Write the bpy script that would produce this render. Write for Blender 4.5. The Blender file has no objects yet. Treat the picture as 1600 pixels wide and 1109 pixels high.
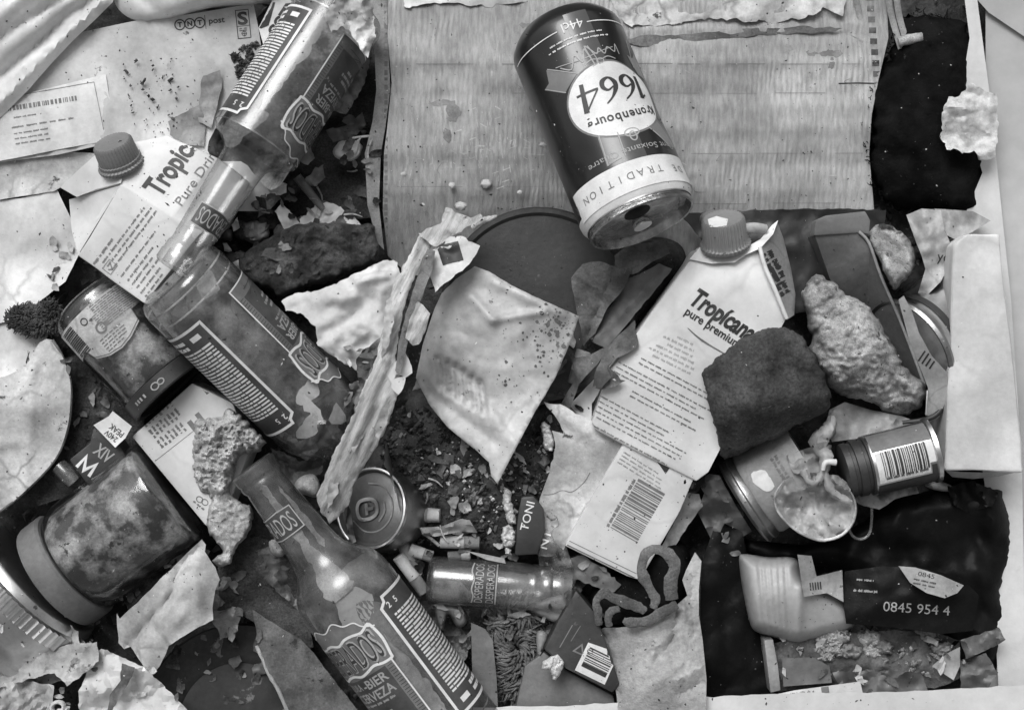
import bpy, bmesh, math, random
import numpy as np
from mathutils import Vector, noise
from mathutils.geometry import delaunay_2d_cdt
from mathutils.bvhtree import BVHTree

# ---------------------------------------------------------------- camera, light, exposure
SC = bpy.context.scene
COL = SC.collection
S = 0.0004            # one picture unit is 0.4 mm on the ground
D = 2600.0            # camera height in the same unit (1.04 m)
cam_d = bpy.data.cameras.new('camera')
cam_d.sensor_width = 36.0
cam_d.lens = 36.0 * D / 1600.0
cam_d.clip_start = 0.01
cam_d.clip_end = 50.0
cam = bpy.data.objects.new('camera', cam_d)
cam.location = (0, 0, D * S)
COL.objects.link(cam)
SC.camera = cam

SUN_EL, SUN_AZ = math.radians(50), math.radians(-22)       # light comes from the top of the heap, a little from the left
wd = bpy.data.worlds.new('World')
SC.world = wd
wd.use_nodes = True
wn = wd.node_tree
wn.nodes.clear()
sky = wn.nodes.new('ShaderNodeTexSky')
sky.sky_type = 'NISHITA'
sky.sun_disc = False
sky.sun_elevation = SUN_EL
sky.sun_rotation = SUN_AZ
sky.dust_density = 4.0
bw = wn.nodes.new('ShaderNodeRGBToBW')                      # the photograph is black and white
bg = wn.nodes.new('ShaderNodeBackground')
bg.inputs['Strength'].default_value = 0.10
wo = wn.nodes.new('ShaderNodeOutputWorld')
wn.links.new(sky.outputs[0], bw.inputs[0])
wn.links.new(bw.outputs[0], bg.inputs['Color'])
wn.links.new(bg.outputs[0], wo.inputs['Surface'])
sun_d = bpy.data.lights.new('sun', 'SUN')
sun_d.energy = 1.3
sun_d.angle = math.radians(30)
sun = bpy.data.objects.new('sun', sun_d)
sdir = Vector((math.sin(SUN_AZ) * math.cos(SUN_EL), math.cos(SUN_AZ) * math.cos(SUN_EL), math.sin(SUN_EL)))
sun.rotation_euler = sdir.to_track_quat('Z', 'Y').to_euler()
sun.location = (0, 0, 2)
COL.objects.link(sun)
vs = SC.view_settings
vs.view_transform = 'Standard'
vs.look = 'None'
vs.gamma = 1.0
vs.use_curve_mapping = False
vs.exposure = 0.5
SC.cycles.use_denoising = True
SC.cycles.transparent_max_bounces = 24
SC.cycles.max_bounces = 10
SC.cycles.transmission_bounces = 10
SC.cycles.caustics_reflective = False
SC.cycles.caustics_refractive = False

# ---------------------------------------------------------------- helpers: places
def W(x, y, h=0.0):
    f = (D - h) / D
    return Vector(((x - 800) * f * S, -(y - 554.5) * f * S, h * S))

def fbm(x, y, sc, seed=0.0, octv=4):
    return noise.fractal(Vector((x / sc + seed * 7.13, y / sc - seed * 3.7, seed * 1.9)), 0.8, 2.1, octv)

def crinkle(x, y, sc, seed=0.0):                  # sharp folds: distance to a random cell wall
    d, _ = noise.voronoi(Vector((x / sc + seed * 5.1 + 0.5 * fbm(x, y, sc * 1.3, seed), y / sc - seed * 2.3, seed)))
    return d[1] - d[0]

def folds(x, y, sc, seed=0.0):                    # crumpled paper: a few straight creases crossing each other
    wx, wy = x + sc * .35 * fbm(x, y, sc * 2, seed), y + sc * .35 * fbm(x, y, sc * 2, seed + 9)
    h, tot = 0.0, 0.0
    for i in range(5):
        a = seed * 1.7 + i * 1.26 + .5 * math.sin(i * 3.1 + seed)
        lam = sc * (.6 + .4 * i)
        p = (wx * math.cos(a) + wy * math.sin(a)) / lam + i * .37 + seed * .61
        t = abs((p % 1.0) * 2 - 1) - .5
        k = lam * (.6 + .8 * max(0, fbm(x, y, sc * 1.6, seed + i * 3) + .5))
        h += t * k; tot += lam
    return h / tot * 3.0

def tps(ctrl):                                     # smooth surface through points (x, y, h)
    if isinstance(ctrl, (int, float)):
        c = float(ctrl)
        return lambda x, y: c
    P = np.array([(a, b) for a, b, _ in ctrl], float) / 100.0
    z = np.array([c for _, _, c in ctrl], float)
    n = len(P)
    def U(r2): return 0.5 * r2 * np.log(r2 + 1e-9)
    K = U(((P[:, None] - P[None]) ** 2).sum(-1)) + 0.02 * np.eye(n)
    A = np.zeros((n + 3, n + 3))
    A[:n, :n] = K; A[:n, n] = 1; A[:n, n + 1:] = P
    A[n, :n] = 1; A[n + 1:, :n] = P.T
    w = np.linalg.lstsq(A, np.concatenate([z, np.zeros(3)]), rcond=None)[0]
    def f(x, y):
        q = np.array((x, y)) / 100.0
        return float(U(((P - q) ** 2).sum(-1)) @ w[:n] + w[n] + q @ w[n + 1:])
    return f

def height(ctrl, wr=0, ws=80, cr=0, cs=60, ridges=(), seed=0):
    base = tps(ctrl)
    def f(x, y):
        h = base(x, y)
        if wr: h += wr * fbm(x, y, ws, seed)
        if cr: h += abs(cr) * folds(x, y, cs, seed)
        for (x0, y0, x1, y1, w, a) in ridges:
            dx, dy = x1 - x0, y1 - y0
            L2 = dx * dx + dy * dy
            t = ((x - x0) * dx + (y - y0) * dy) / L2
            tc = min(1, max(0, t))
            d2 = (x - x0 - tc * dx) ** 2 + (y - y0 - tc * dy) ** 2
            h += a * math.exp(-d2 / (w * w))
        return h
    return f

def dens(pts, step=8, jag=0, js=14, smooth=False, seed=0):
    pts = [Vector(p[:2]) for p in pts]
    n = len(pts)
    out = []
    for i in range(n):
        p0, p1, p2, p3 = pts[i - 1], pts[i], pts[(i + 1) % n], pts[(i + 2) % n]
        k = max(1, int((p2 - p1).length / step))
        for j in range(k):
            t = j / k
            if smooth:
                q = 0.5 * ((2 * p1) + (p2 - p0) * t + (2 * p0 - 5 * p1 + 4 * p2 - p3) * t * t + (3 * p1 - p0 - 3 * p2 + p3) * t ** 3)
            else:
                q = p1.lerp(p2, t)
            out.append(q)
    if jag:
        out = [Vector((q.x + jag * fbm(q.x, q.y, js, seed + 11, 3), q.y + jag * fbm(q.x, q.y, js, seed + 23, 3))) for q in out]
    return out

def inside_dist(P, Q):                             # points P (m,2): inside polygon Q (n,2)?, distance to its outline
    x, y = P[:, 0:1], P[:, 1:2]
    a, b = Q, np.roll(Q, -1, 0)
    ax, ay, bx, by = a[:, 0], a[:, 1], b[:, 0], b[:, 1]
    cond = (ay > y) != (by > y)
    xin = (bx - ax) * (y - ay) / np.where(by == ay, 1e-9, by - ay) + ax
    ins = (cond & (x < xin)).sum(1) % 2 == 1
    d = b - a
    t = ((x - ax) * d[:, 0] + (y - ay) * d[:, 1]) / np.maximum((d ** 2).sum(1), 1e-9)
    t = np.clip(t, 0, 1)
    dist = np.sqrt((x - ax - t * d[:, 0]) ** 2 + (y - ay - t * d[:, 1]) ** 2).min(1)
    return ins, dist

def trimesh(poly, step=9, seed=1):
    Q = np.array([(p[0], p[1]) for p in poly], float)
    lo, hi = Q.min(0), Q.max(0)
    rng = np.random.RandomState(seed)
    gx, gy = np.meshgrid(np.arange(lo[0], hi[0], step), np.arange(lo[1], hi[1], step * 0.87))
    gx[1::2] += step / 2
    G = np.stack([gx.ravel(), gy.ravel()], 1) + rng.uniform(-.15, .15, (gx.size, 2)) * step
    ins, dist = inside_dist(G, Q)
    G = G[ins & (dist > step * 0.45)]
    pts = [Vector(p) for p in Q] + [Vector(p) for p in G]
    n = len(Q)
    v, _, f, *_ = delaunay_2d_cdt(pts, [(i, (i + 1) % n) for i in range(n)], [], 1, 1e-5)
    v = [(p.x, p.y) for p in v]
    out = []
    for t in f:
        a, b, c = [v[i] for i in t[:3]]
        s = (b[0] - a[0]) * (c[1] - a[1]) - (b[1] - a[1]) * (c[0] - a[0])
        out.append(tuple(t) if s < 0 else tuple(reversed(t)))       # y runs down: clockwise here faces up
    return v, out

# ---------------------------------------------------------------- helpers: objects
LOC = {}
BV = {}
def tag(o, label=None, cat=None, group=None, kind=None):
    if label: o['label'] = label
    if cat: o['category'] = cat
    if group: o['group'] = group
    if kind: o['kind'] = kind
    return o

def thing(name, label, cat, at, group=None):
    o = bpy.data.objects.new(name, None)
    o.empty_display_size = 0.01
    COL.objects.link(o)
    p = W(*at)
    o.location = p
    LOC[o.name] = p
    return tag(o, label, cat, group)

def link(name, verts, faces, mat, parent=None, smooth=True, sharp=42):
    verts = [Vector(v) for v in verts]
    if parent is None:
        n = max(1, len(verts))
        loc = Vector((sum(v.x for v in verts) / n, sum(v.y for v in verts) / n, min(v.z for v in verts)))
    else:
        loc = LOC[parent.name]
    me = bpy.data.meshes.new(name)
    me.from_pydata([v - loc for v in verts], [], faces)
    me.update()
    if smooth and len(me.polygons):
        me.polygons.foreach_set('use_smooth', [True] * len(me.polygons))
        me.set_sharp_from_angle(angle=math.radians(sharp))
    me.materials.append(mat)
    o = bpy.data.objects.new(name, me)
    COL.objects.link(o)
    if parent is None:
        o.location = loc
    else:
        o.parent = parent
    LOC[o.name] = loc
    BV[o.name] = (verts, faces)
    return o

def sheet(name, pts, h, mat, parent=None, thick=1.0, step=9, jag=0, js=14, smooth=False, wr=0, ws=80, cr=0, cs=60, ridges=(), seed=0, sharp=50):
    H = height(h, wr, ws, cr, cs, ridges, seed)
    v2, f = trimesh(dens(pts, step, jag, js, smooth, seed), step, seed + 1)
    n = len(v2)
    hs = [H(x, y) for x, y in v2]
    V = [W(x, y, k) for (x, y), k in zip(v2, hs)] + [W(x, y, k - thick) for (x, y), k in zip(v2, hs)]
    F = list(f) + [tuple(n + i for i in reversed(t)) for t in f]
    cnt = {}
    for t in f:
        for i in range(3):
            cnt[(t[i], t[(i + 1) % 3])] = 1
    for (a, b) in cnt:
        if (b, a) not in cnt:
            F.append((b, a, n + a, n + b))
    return link(name, V, F, mat, parent, sharp=sharp)

def blob(name, pts, base, top, mat, parent=None, rim=30, power=2.0, step=8, jag=0, js=14, smooth=True, na=0, ns=40, na2=0, ns2=12, under=None, ridges=(), cr=0, cs=50, seed=0, sharp=60):
    T = height(top, 0, 80, cr, cs, ridges, seed)
    poly = dens(pts, step, jag, js, smooth, seed)
    v2, f = trimesh(poly, step, seed + 1)
    P = np.array(v2)
    _, d = inside_dist(P, np.array([(p[0], p[1]) for p in poly]))
    n = len(v2)
    bound = d < 0.05
    low = base - (under if under is not None else 25)
    V, idx2 = [], []
    for i, (x, y) in enumerate(v2):
        t = min(1.0, d[i] / rim)
        fct = (1 - (1 - t) ** power) ** (1 / power)
        h = base + (T(x, y) - base) * fct
        if na: h += na * fbm(x, y, ns, seed) * min(1, t * 2)
        if na2: h += na2 * fbm(x, y, ns2, seed + 5, 3) * min(1, t * 3)
        V.append(W(x, y, h))
    k = n
    for i, (x, y) in enumerate(v2):
        if bound[i]:
            idx2.append(i)
        else:
            t = min(1.0, d[i] / rim)
            V.append(W(x, y, base + (low - base) * (1 - (1 - t) ** 2) ** 0.5))
            idx2.append(k); k += 1
    F = list(f) + [tuple(idx2[i] for i in reversed(t)) for t in f]
    return link(name, V, F, mat, parent, sharp=sharp)

def facets(name, verts, faces, mat, parent=None, skirt=None, bev=2.0, seg=2, sub=0, na=0, ns=40, seed=0, sharp=35):
    bm = bmesh.new()
    vs_ = [bm.verts.new(W(*v)) for v in verts]
    for f in faces:
        bm.faces.new([vs_[i] for i in f])
    bmesh.ops.recalc_face_normals(bm, faces=bm.faces)
    up = sum(f.normal.z * f.calc_area() for f in bm.faces)
    if up < 0: bmesh.ops.reverse_faces(bm, faces=bm.faces)
    if skirt is not None:
        be = [e for e in bm.edges if e.is_boundary]
        r = bmesh.ops.extrude_edge_only(bm, edges=be)
        for g in r['geom']:
            if isinstance(g, bmesh.types.BMVert):
                g.co.z = skirt * S
        be = [e for e in bm.edges if e.is_boundary]
        bmesh.ops.holes_fill(bm, edges=be)
        bmesh.ops.recalc_face_normals(bm, faces=bm.faces)
    if bev:
        bmesh.ops.bevel(bm, geom=[e for e in bm.edges if len(e.link_faces) == 2 and e.calc_face_angle(0) > 0.2], offset=bev * S, segments=seg, affect='EDGES', profile=0.6)
    bmesh.ops.triangulate(bm, faces=bm.faces)
    for _ in range(sub):
        bmesh.ops.subdivide_edges(bm, edges=[e for e in bm.edges if e.calc_length() > 9 * S], cuts=1)
        bmesh.ops.triangulate(bm, faces=bm.faces)
    if na:
        bm.normal_update()
        for v in bm.verts:
            v.co += v.normal * (na * S * fbm(v.co.x / S, v.co.y / S + v.co.z / S, ns, seed))
    bm.verts.index_update()
    V = [v.co.copy() for v in bm.verts]
    F = [tuple(v.index for v in f.verts) for f in bm.faces]
    bm.free()
    return link(name, V, F, mat, parent, sharp=sharp)

def box(name, quad, top, bottom, mat, parent=None, **k):       # quad of picture points standing as a block
    tops = top if isinstance(top, (list, tuple)) else [top] * len(quad)
    return facets(name, [(x, y, t) for (x, y), t in zip(quad, tops)], [tuple(range(len(quad)))], mat, parent, skirt=bottom, **k)

class Axis:
    def __init__(s, a, b, r=None):
        s.A, s.B = W(*a), W(*b)
        s.L = (s.B - s.A).length / S
        s.d = (s.B - s.A).normalized()
        s.e = (Vector((0, 0, 1)) - s.d * s.d.z)
        if s.e.length < 0.15: s.e = Vector((0, 1, 0)) - s.d * s.d.y
        s.e.normalize()
        s.b = s.d.cross(s.e)
        s.r = r
        s.dents = ()
    def at(s, t, th, r):
        if s.dents:
            for t0, th0, wt, wth, dp in s.dents:
                r -= dp * math.exp(-((t - t0) / wt) ** 2 - (math.remainder(th - th0, 2 * math.pi) / wth) ** 2)
        return s.A + s.d * (t * S) + (s.e * math.cos(th) + s.b * math.sin(th)) * (r * S)
    def up(s, t0, s0=0, off=0.5, r=None):                      # lettering whose top points to B
        r = r or s.r
        return lambda u, v: s.at(t0 + v, (s0 + u) / r, r + off)
    def along(s, t0, s0=0, off=0.5, r=None):                   # lettering that reads from A to B
        r = r or s.r
        return lambda u, v: s.at(t0 + u, (s0 - v) / r, r + off)

def lathe(name, ax, prof, mat, parent=None, seg=64, wob=0, wseed=0, sharp=40, knurl=0, kn=0):
    V, F = [], []
    rows = []
    flagged = any(len(p) > 2 for p in prof)
    for pr in prof:
        t, r = pr[:2]
        if r <= 1e-6:
            rows.append([len(V)]); V.append(ax.A + ax.d * (t * S)); continue
        row = []
        for i in range(seg):
            th = 2 * math.pi * i / seg
            rr = r
            if wob: rr += wob * fbm(t, 60 * math.cos(th) + 13, 50, wseed) + wob * fbm(60 * math.sin(th), t, 50, wseed + 3)
            if knurl and kn and (len(pr) > 2 or not flagged): rr += knurl * (1 if (i * kn // seg) % 2 else 0)
            row.append(len(V)); V.append(ax.at(t, th, rr))
        rows.append(row)
    for a, b in zip(rows, rows[1:]):
        if len(a) == 1 and len(b) == 1: continue
        for i in range(seg):
            j = (i + 1) % seg
            if len(a) == 1: F.append((a[0], b[j], b[i]))
            elif len(b) == 1: F.append((a[i], a[j], b[0]))
            else: F.append((a[i], a[j], b[j], b[i]))
    return link(name, V, F, mat, parent, sharp=sharp)

def tube(name, pts, rad, mat, parent=None, seg=10, sub=4, flat=1.0, wob=0, seed=0, caps=True):
    V, F = tube_geo(pts, rad, seg, sub, flat, wob, seed)
    return link(name, V, F, mat, parent, sharp=60)

def tube_geo(pts, rad, seg=10, sub=4, flat=1.0, wob=0, seed=0, off=0):
    P = [W(*p) for p in pts]
    R = list(rad) if isinstance(rad, (list, tuple)) else [rad] * len(P)
    path, rr = [], []
    n = len(P)
    for i in range(n - 1):
        p0, p1, p2, p3 = P[max(0, i - 1)], P[i], P[i + 1], P[min(n - 1, i + 2)]
        for j in range(sub):
            t = j / sub
            path.append(0.5 * ((2 * p1) + (p2 - p0) * t + (2 * p0 - 5 * p1 + 4 * p2 - p3) * t * t + (3 * p1 - p0 - 3 * p2 + p3) * t ** 3))
            rr.append(R[i] + (R[i + 1] - R[i]) * t)
    path.append(P[-1]); rr.append(R[-1])
    V, F = [], []
    for i, p in enumerate(path):
        d = (path[min(i + 1, len(path) - 1)] - path[max(i - 1, 0)]).normalized()
        e = Vector((0, 0, 1)) - d * d.z
        if e.length < 0.05: e = Vector((0, 1, 0)) - d * d.y
        e.normalize()
        b = d.cross(e)
        for k in range(seg):
            th = 2 * math.pi * k / seg
            q = rr[i] * S * (1 + (wob * noise.noise(Vector((i * .7, k * .9, seed))) if wob else 0))
            V.append(p + b * (math.cos(th) * q) + e * (math.sin(th) * q * flat))
    for i in range(len(path) - 1):
        for k in range(seg):
            j = (k + 1) % seg
            F.append((off + i * seg + k, off + (i + 1) * seg + k, off + (i + 1) * seg + j, off + i * seg + j))
    F.append(tuple(off + k for k in range(seg)))
    m = (len(path) - 1) * seg
    F.append(tuple(off + m + k for k in reversed(range(seg))))
    return V, F

# ---------------------------------------------------------------- helpers: print and lettering
TEXT = {}
def glyphs(s, bold=0.0):
    key = (s, bold)
    if key not in TEXT:
        c = bpy.data.curves.new('t', 'FONT')
        c.body = s
        c.size = 1.0
        c.offset = bold
        c.resolution_u = 3
        o = bpy.data.objects.new('t', c)
        COL.objects.link(o)
        dg = bpy.context.evaluated_depsgraph_get()
        me = bpy.data.meshes.new_from_object(o.evaluated_get(dg))
        V = [(v.co.x, v.co.y) for v in me.vertices]
        F = [tuple(p.vertices) for p in me.polygons]
        bpy.data.objects.remove(o)
        bpy.data.curves.remove(c)
        bpy.data.meshes.remove(me)
        TEXT[key] = (V, F)
    return TEXT[key]

class Ink:
    def __init__(s): s.V, s.F = [], []
    def add(s, V, F, x=0, y=0, rot=0):
        c, q = math.cos(math.radians(rot)), math.sin(math.radians(rot))
        n = len(s.V)
        s.V += [(x + u * c - v * q, y + u * q + v * c) for u, v in V]
        s.F += [tuple(n + i for i in f) for f in F]
        return s
    def rect(s, x, y, w, h, rot=0):
        return s.add([(-w / 2, -h / 2), (w / 2, -h / 2), (w / 2, h / 2), (-w / 2, h / 2)], [(0, 1, 2, 3)], x, y, rot)
    def poly(s, pts, step=8):
        v, f = trimesh(dens(pts, step), step)
        return s.add(v, f)
    def ell(s, x, y, rx, ry, n=40):
        return s.poly([(x + rx * math.cos(2 * math.pi * i / n), y + ry * math.sin(2 * math.pi * i / n)) for i in range(n)])
    def ring(s, x, y, rx, ry, w, n=40):
        V = []
        for i in range(n):
            c, q = math.cos(2 * math.pi * i / n), math.sin(2 * math.pi * i / n)
            V += [(rx * c, ry * q), ((rx - w) * c, (ry - w) * q)]
        return s.add(V, [(2 * i, 2 * ((i + 1) % n), 2 * ((i + 1) % n) + 1, 2 * i + 1) for i in range(n)], x, y)
    def line(s, pts, w, close=False):
        pts = [Vector(p) for p in pts]
        if close: pts = pts + [pts[0]]
        ws = list(w) if isinstance(w, (list, tuple)) else [w] * len(pts)
        V = []
        n = len(pts)
        for i, p in enumerate(pts):
            a = (p - pts[i - 1]).normalized() if i else None
            b = (pts[i + 1] - p).normalized() if i < n - 1 else None
            if close and i in (0, n - 1): a, b = (pts[-1] - pts[-2]).normalized(), (pts[1] - pts[0]).normalized()
            d = (a or b) if not (a and b) else (a + b)
            if d.length < 1e-6: d = b
            d.normalize()
            m = Vector((-d.y, d.x))
            k = ws[i] / 2 / max(0.5, abs(d.dot(a or b)))
            V += [tuple(p + m * k), tuple(p - m * k)]
        return s.add(V, [(2 * i, 2 * i + 1, 2 * i + 3, 2 * i + 2) for i in range(n - 1)])
    def curve(s, pts, w, close=False, sub=5):
        P = [Vector(p) for p in pts]
        ws = list(w) if isinstance(w, (list, tuple)) else [w] * len(P)
        out, ow = [], []
        n = len(P)
        for i in range(n - 1 + (1 if close else 0)):
            if close: p0, p1, p2, p3 = P[(i - 1) % n], P[i], P[(i + 1) % n], P[(i + 2) % n]
            else: p0, p1, p2, p3 = P[max(0, i - 1)], P[i], P[i + 1], P[min(n - 1, i + 2)]
            for j in range(sub):
                t = j / sub
                out.append(0.5 * ((2 * p1) + (p2 - p0) * t + (2 * p0 - 5 * p1 + 4 * p2 - p3) * t * t + (3 * p1 - p0 - 3 * p2 + p3) * t ** 3))
                ow.append(ws[i] + (ws[(i + 1) % n] - ws[i]) * t)
        if not close: out.append(P[-1]); ow.append(ws[-1])
        return s.line(out, ow if not close else ow + [ow[0]], close)
    def text(s, t, x, y, w=None, h=None, bold=0.0, shear=0.0, rot=0):
        V, F = glyphs(t, bold)
        xs, ys = [p[0] for p in V], [p[1] for p in V]
        cx, cy = (min(xs) + max(xs)) / 2, (min(ys) + max(ys)) / 2
        bw_, bh = max(xs) - min(xs), max(ys) - min(ys)
        kx = w / bw_ if w else (h / bh)
        ky = h / bh if h else kx
        return s.add([((u - cx) * kx + shear * (v - cy) * ky, (v - cy) * ky) for u, v in V], F, x, y, rot)
    def rows(s, x, y, w, n, gap, th, seed=0, ragged=0.25, word=9, fill=0.78):      # lines too small to read, word by word
        rnd = random.Random(seed)
        for i in range(n):
            u, end = x - w / 2, x - w / 2 + w * (1 - ragged * rnd.random())
            while u < end:
                k = min(end - u, word * rnd.uniform(.4, 1.6))
                q = 0.0
                while q < k - 0.8:                       # ragged strokes, like letters blurred together
                    ww = rnd.uniform(1.0, 2.2)
                    hh = th * rnd.uniform(.6, 1.15)
                    s.rect(u + q + ww / 2, y - i * gap + rnd.uniform(-.1, .1) * th, ww * fill, hh)
                    q += ww
                u += k + word * .28
        return s
    def solid_rows(s, x, y, w, n, gap, th, seed=0, ragged=0.2, word=14):
        rnd = random.Random(seed)
        for i in range(n):
            u, end = x - w / 2, x - w / 2 + w * (1 - ragged * rnd.random())
            while u < end:
                k = min(end - u, word * rnd.uniform(.3, 1.8))
                if k > 1: s.rect(u + k / 2, y - i * gap, k, th * rnd.uniform(.8, 1.1))
                u += k + 1.8
        return s
    def barcode(s, x, y, w, h, n=30, seed=0):
        rnd = random.Random(seed)
        u = x - w / 2
        while u < x + w / 2 - 1:
            k = rnd.choice((1, 1, 1.6, 2.4, 3.2)) * w / n * .55
            s.rect(u + k / 2, y, k, h)
            u += k + rnd.choice((1, 1, 1.5, 2.2)) * w / n * .55
        return s

def px_map(base, ox, oy, rot=0, sx=1, sy=None, skew=0, off=0.5):
    """lettering laid on the surface of an object, reading in the picture direction rot (clockwise, degrees)"""
    V, F = [], []
    for b in (base if isinstance(base, (list, tuple)) else [base]):
        n = len(V)
        V += BV[b.name][0]; F += [tuple(n + i for i in f) for f in BV[b.name][1]]
    bvh = BVHTree.FromPolygons(V, F)
    a = math.radians(rot)
    rx, ry = math.cos(a), math.sin(a)
    b = a - math.pi / 2 + math.radians(skew)
    ux, uy = math.cos(b), math.sin(b)
    sy = sx if sy is None else sy
    C = Vector((0, 0, D * S))
    def f(u, v):
        x, y = ox + rx * u * sx + ux * v * sy, oy + ry * u * sx + uy * v * sy
        d = (W(x, y, 0) - C).normalized()
        p, nrm, *_ = bvh.ray_cast(C, d)
        if p is None: return None
        if nrm.z < 0: nrm = -nrm
        return p + nrm * (off * S)
    return f

def put(ink, f, mat, parent, name='lettering', lim=7.0, label=None):
    bm = bmesh.new()
    vs_ = [bm.verts.new((u, v, 0)) for u, v in ink.V]
    for t in ink.F:
        try: bm.faces.new([vs_[i] for i in t])
        except ValueError: pass
    bmesh.ops.triangulate(bm, faces=bm.faces)
    for _ in range(5):
        le = [e for e in bm.edges if e.calc_length() > lim]
        if not le: break
        bmesh.ops.subdivide_edges(bm, edges=le, cuts=1)
        bmesh.ops.triangulate(bm, faces=[q for q in bm.faces if len(q.verts) > 3])
    bm.verts.index_update()
    pos = [f(v.co.x, v.co.y) for v in bm.verts]
    used, V, F = {}, [], []
    for q in bm.faces:
        ids = [v.index for v in q.verts]
        if any(pos[i] is None for i in ids): continue
        pp = [pos[i] for i in ids]
        if max((pp[i] - pp[i - 1]).length for i in range(3)) > 4 * lim * S: continue
        nr = (pp[1] - pp[0]).cross(pp[2] - pp[0])
        for i in ids:
            if i not in used: used[i] = len(V); V.append(pos[i])
        F.append(tuple(used[i] for i in ids))
    bm.free()
    if not F: return None
    o = link(name, V, F, mat, parent)
    if label: o['label'] = label
    return o

# ---------------------------------------------------------------- materials (all greys: the photograph is black and white)
MATS = {}
def mat(name, a, b=None, sc=40, rough=0.6, bump=0.25, bsc=None, spots=0.0, spot_v=0.05, spot_sc=90, spot_w=0.04, metal=0.0, trans=0.0, stretch=None, coat=0.0, streak=0.0, ior=1.5, spec=0.5, lo=0.38, hi=0.62, fine=0.08, sss=0.0, blot=0.14, crease=0.0, crease_sc=22, bd=0.0022, brough=.68, wave=0):
    m = bpy.data.materials.new(name)
    m.use_nodes = True
    nt = m.node_tree
    N, L = nt.nodes, nt.links
    p = N['Principled BSDF']
    tc = N.new('ShaderNodeTexCoord')
    src = tc.outputs['Object']
    if stretch:
        if len(stretch) > 3:
            mr = N.new('ShaderNodeMapping')
            mr.inputs['Rotation'].default_value[2] = math.radians(stretch[3])
            L.new(src, mr.inputs[0]); src = mr.outputs[0]
        mp = N.new('ShaderNodeMapping')
        mp.inputs['Scale'].default_value = stretch[:3]
        L.new(src, mp.inputs[0]); src = mp.outputs[0]
    def nz(scale, det=6, rgh=0.6, vec=None):
        n = N.new('ShaderNodeTexNoise')
        n.inputs['Scale'].default_value = scale
        n.inputs['Detail'].default_value = det
        n.inputs['Roughness'].default_value = rgh
        L.new(vec or src, n.inputs['Vector'])
        return n.outputs['Fac']
    def ramp(fac, p0, c0, p1, c1):
        r = N.new('ShaderNodeMapRange')
        r.inputs['From Min'].default_value, r.inputs['From Max'].default_value = p0, p1
        r.inputs['To Min'].default_value, r.inputs['To Max'].default_value = c0, c1
        L.new(fac, r.inputs['Value'])
        return r.outputs['Result']
    def mix(fac, x, y):
        k = N.new('ShaderNodeMix')
        k.data_type = 'FLOAT'
        L.new(fac, k.inputs['Factor'])
        for inp, val in ((k.inputs['A'], x), (k.inputs['B'], y)):
            if isinstance(val, (int, float)): inp.default_value = val
            else: L.new(val, inp)
        return k.outputs['Result']
    b = a if b is None else b
    val = ramp(nz(sc), lo, a, hi, b)
    if fine:
        k = N.new('ShaderNodeMath'); k.operation = 'MULTIPLY'
        L.new(val, k.inputs[0]); L.new(ramp(nz(sc * 14, 4, .7), .3, 1 - fine, .7, 1 + fine), k.inputs[1])
        val = k.outputs[0]
    if blot:
        k = N.new('ShaderNodeMath'); k.operation = 'MULTIPLY'
        L.new(val, k.inputs[0]); L.new(ramp(nz(max(7, sc * .3), 4, .6, tc.outputs['Object']), .32, 1 - blot, .68, 1 + blot * .6), k.inputs[1])
        val = k.outputs[0]
    if spots:
        th = 0.72 - 0.3 * spots
        val = mix(ramp(nz(spot_sc, 5, .65, tc.outputs['Object']), th, 0, th + spot_w, 1), val, spot_v)
    if streak:
        val = mix(ramp(nz(18, 3, .5, tc.outputs['Object']), .5, 0, .75, streak), val, a * .45)
    cre = None
    if crease:
        vo = N.new('ShaderNodeTexVoronoi')
        vo.feature = 'DISTANCE_TO_EDGE'
        vo.inputs['Scale'].default_value = crease_sc
        wv = N.new('ShaderNodeVectorMath'); wv.operation = 'ADD'
        nw = N.new('ShaderNodeTexNoise'); nw.inputs['Scale'].default_value = crease_sc * 1.6; nw.inputs['Detail'].default_value = 5
        L.new(tc.outputs['Object'], nw.inputs['Vector'])
        sw = N.new('ShaderNodeVectorMath'); sw.operation = 'SCALE'; sw.inputs['Scale'].default_value = .55 / crease_sc
        L.new(nw.outputs['Color'], sw.inputs[0])
        L.new(tc.outputs['Object'], wv.inputs[0]); L.new(sw.outputs[0], wv.inputs[1])
        L.new(wv.outputs[0], vo.inputs['Vector'])
        cre = ramp(vo.outputs['Distance'], 0.0, 1, 0.035, 0)
        km = N.new('ShaderNodeMath'); km.operation = 'MULTIPLY'
        L.new(cre, km.inputs[0]); L.new(ramp(nz(crease_sc * .7, 3, .5, tc.outputs['Object']), .42, 0, .62, crease), km.inputs[1])
        cre = km.outputs[0]
        val = mix(cre, val, a * .28)
    L.new(val, p.inputs['Base Color'])
    p.inputs['Roughness'].default_value = rough
    p.inputs['Metallic'].default_value = metal
    p.inputs['IOR'].default_value = ior
    p.inputs['Specular IOR Level'].default_value = spec
    if trans:
        L.new(ramp(nz(30, 5), .35, trans, .7, max(0, trans - .35)), p.inputs['Transmission Weight'])
    if coat:
        p.inputs['Coat Weight'].default_value = coat
        p.inputs['Coat Roughness'].default_value = 0.12
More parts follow.
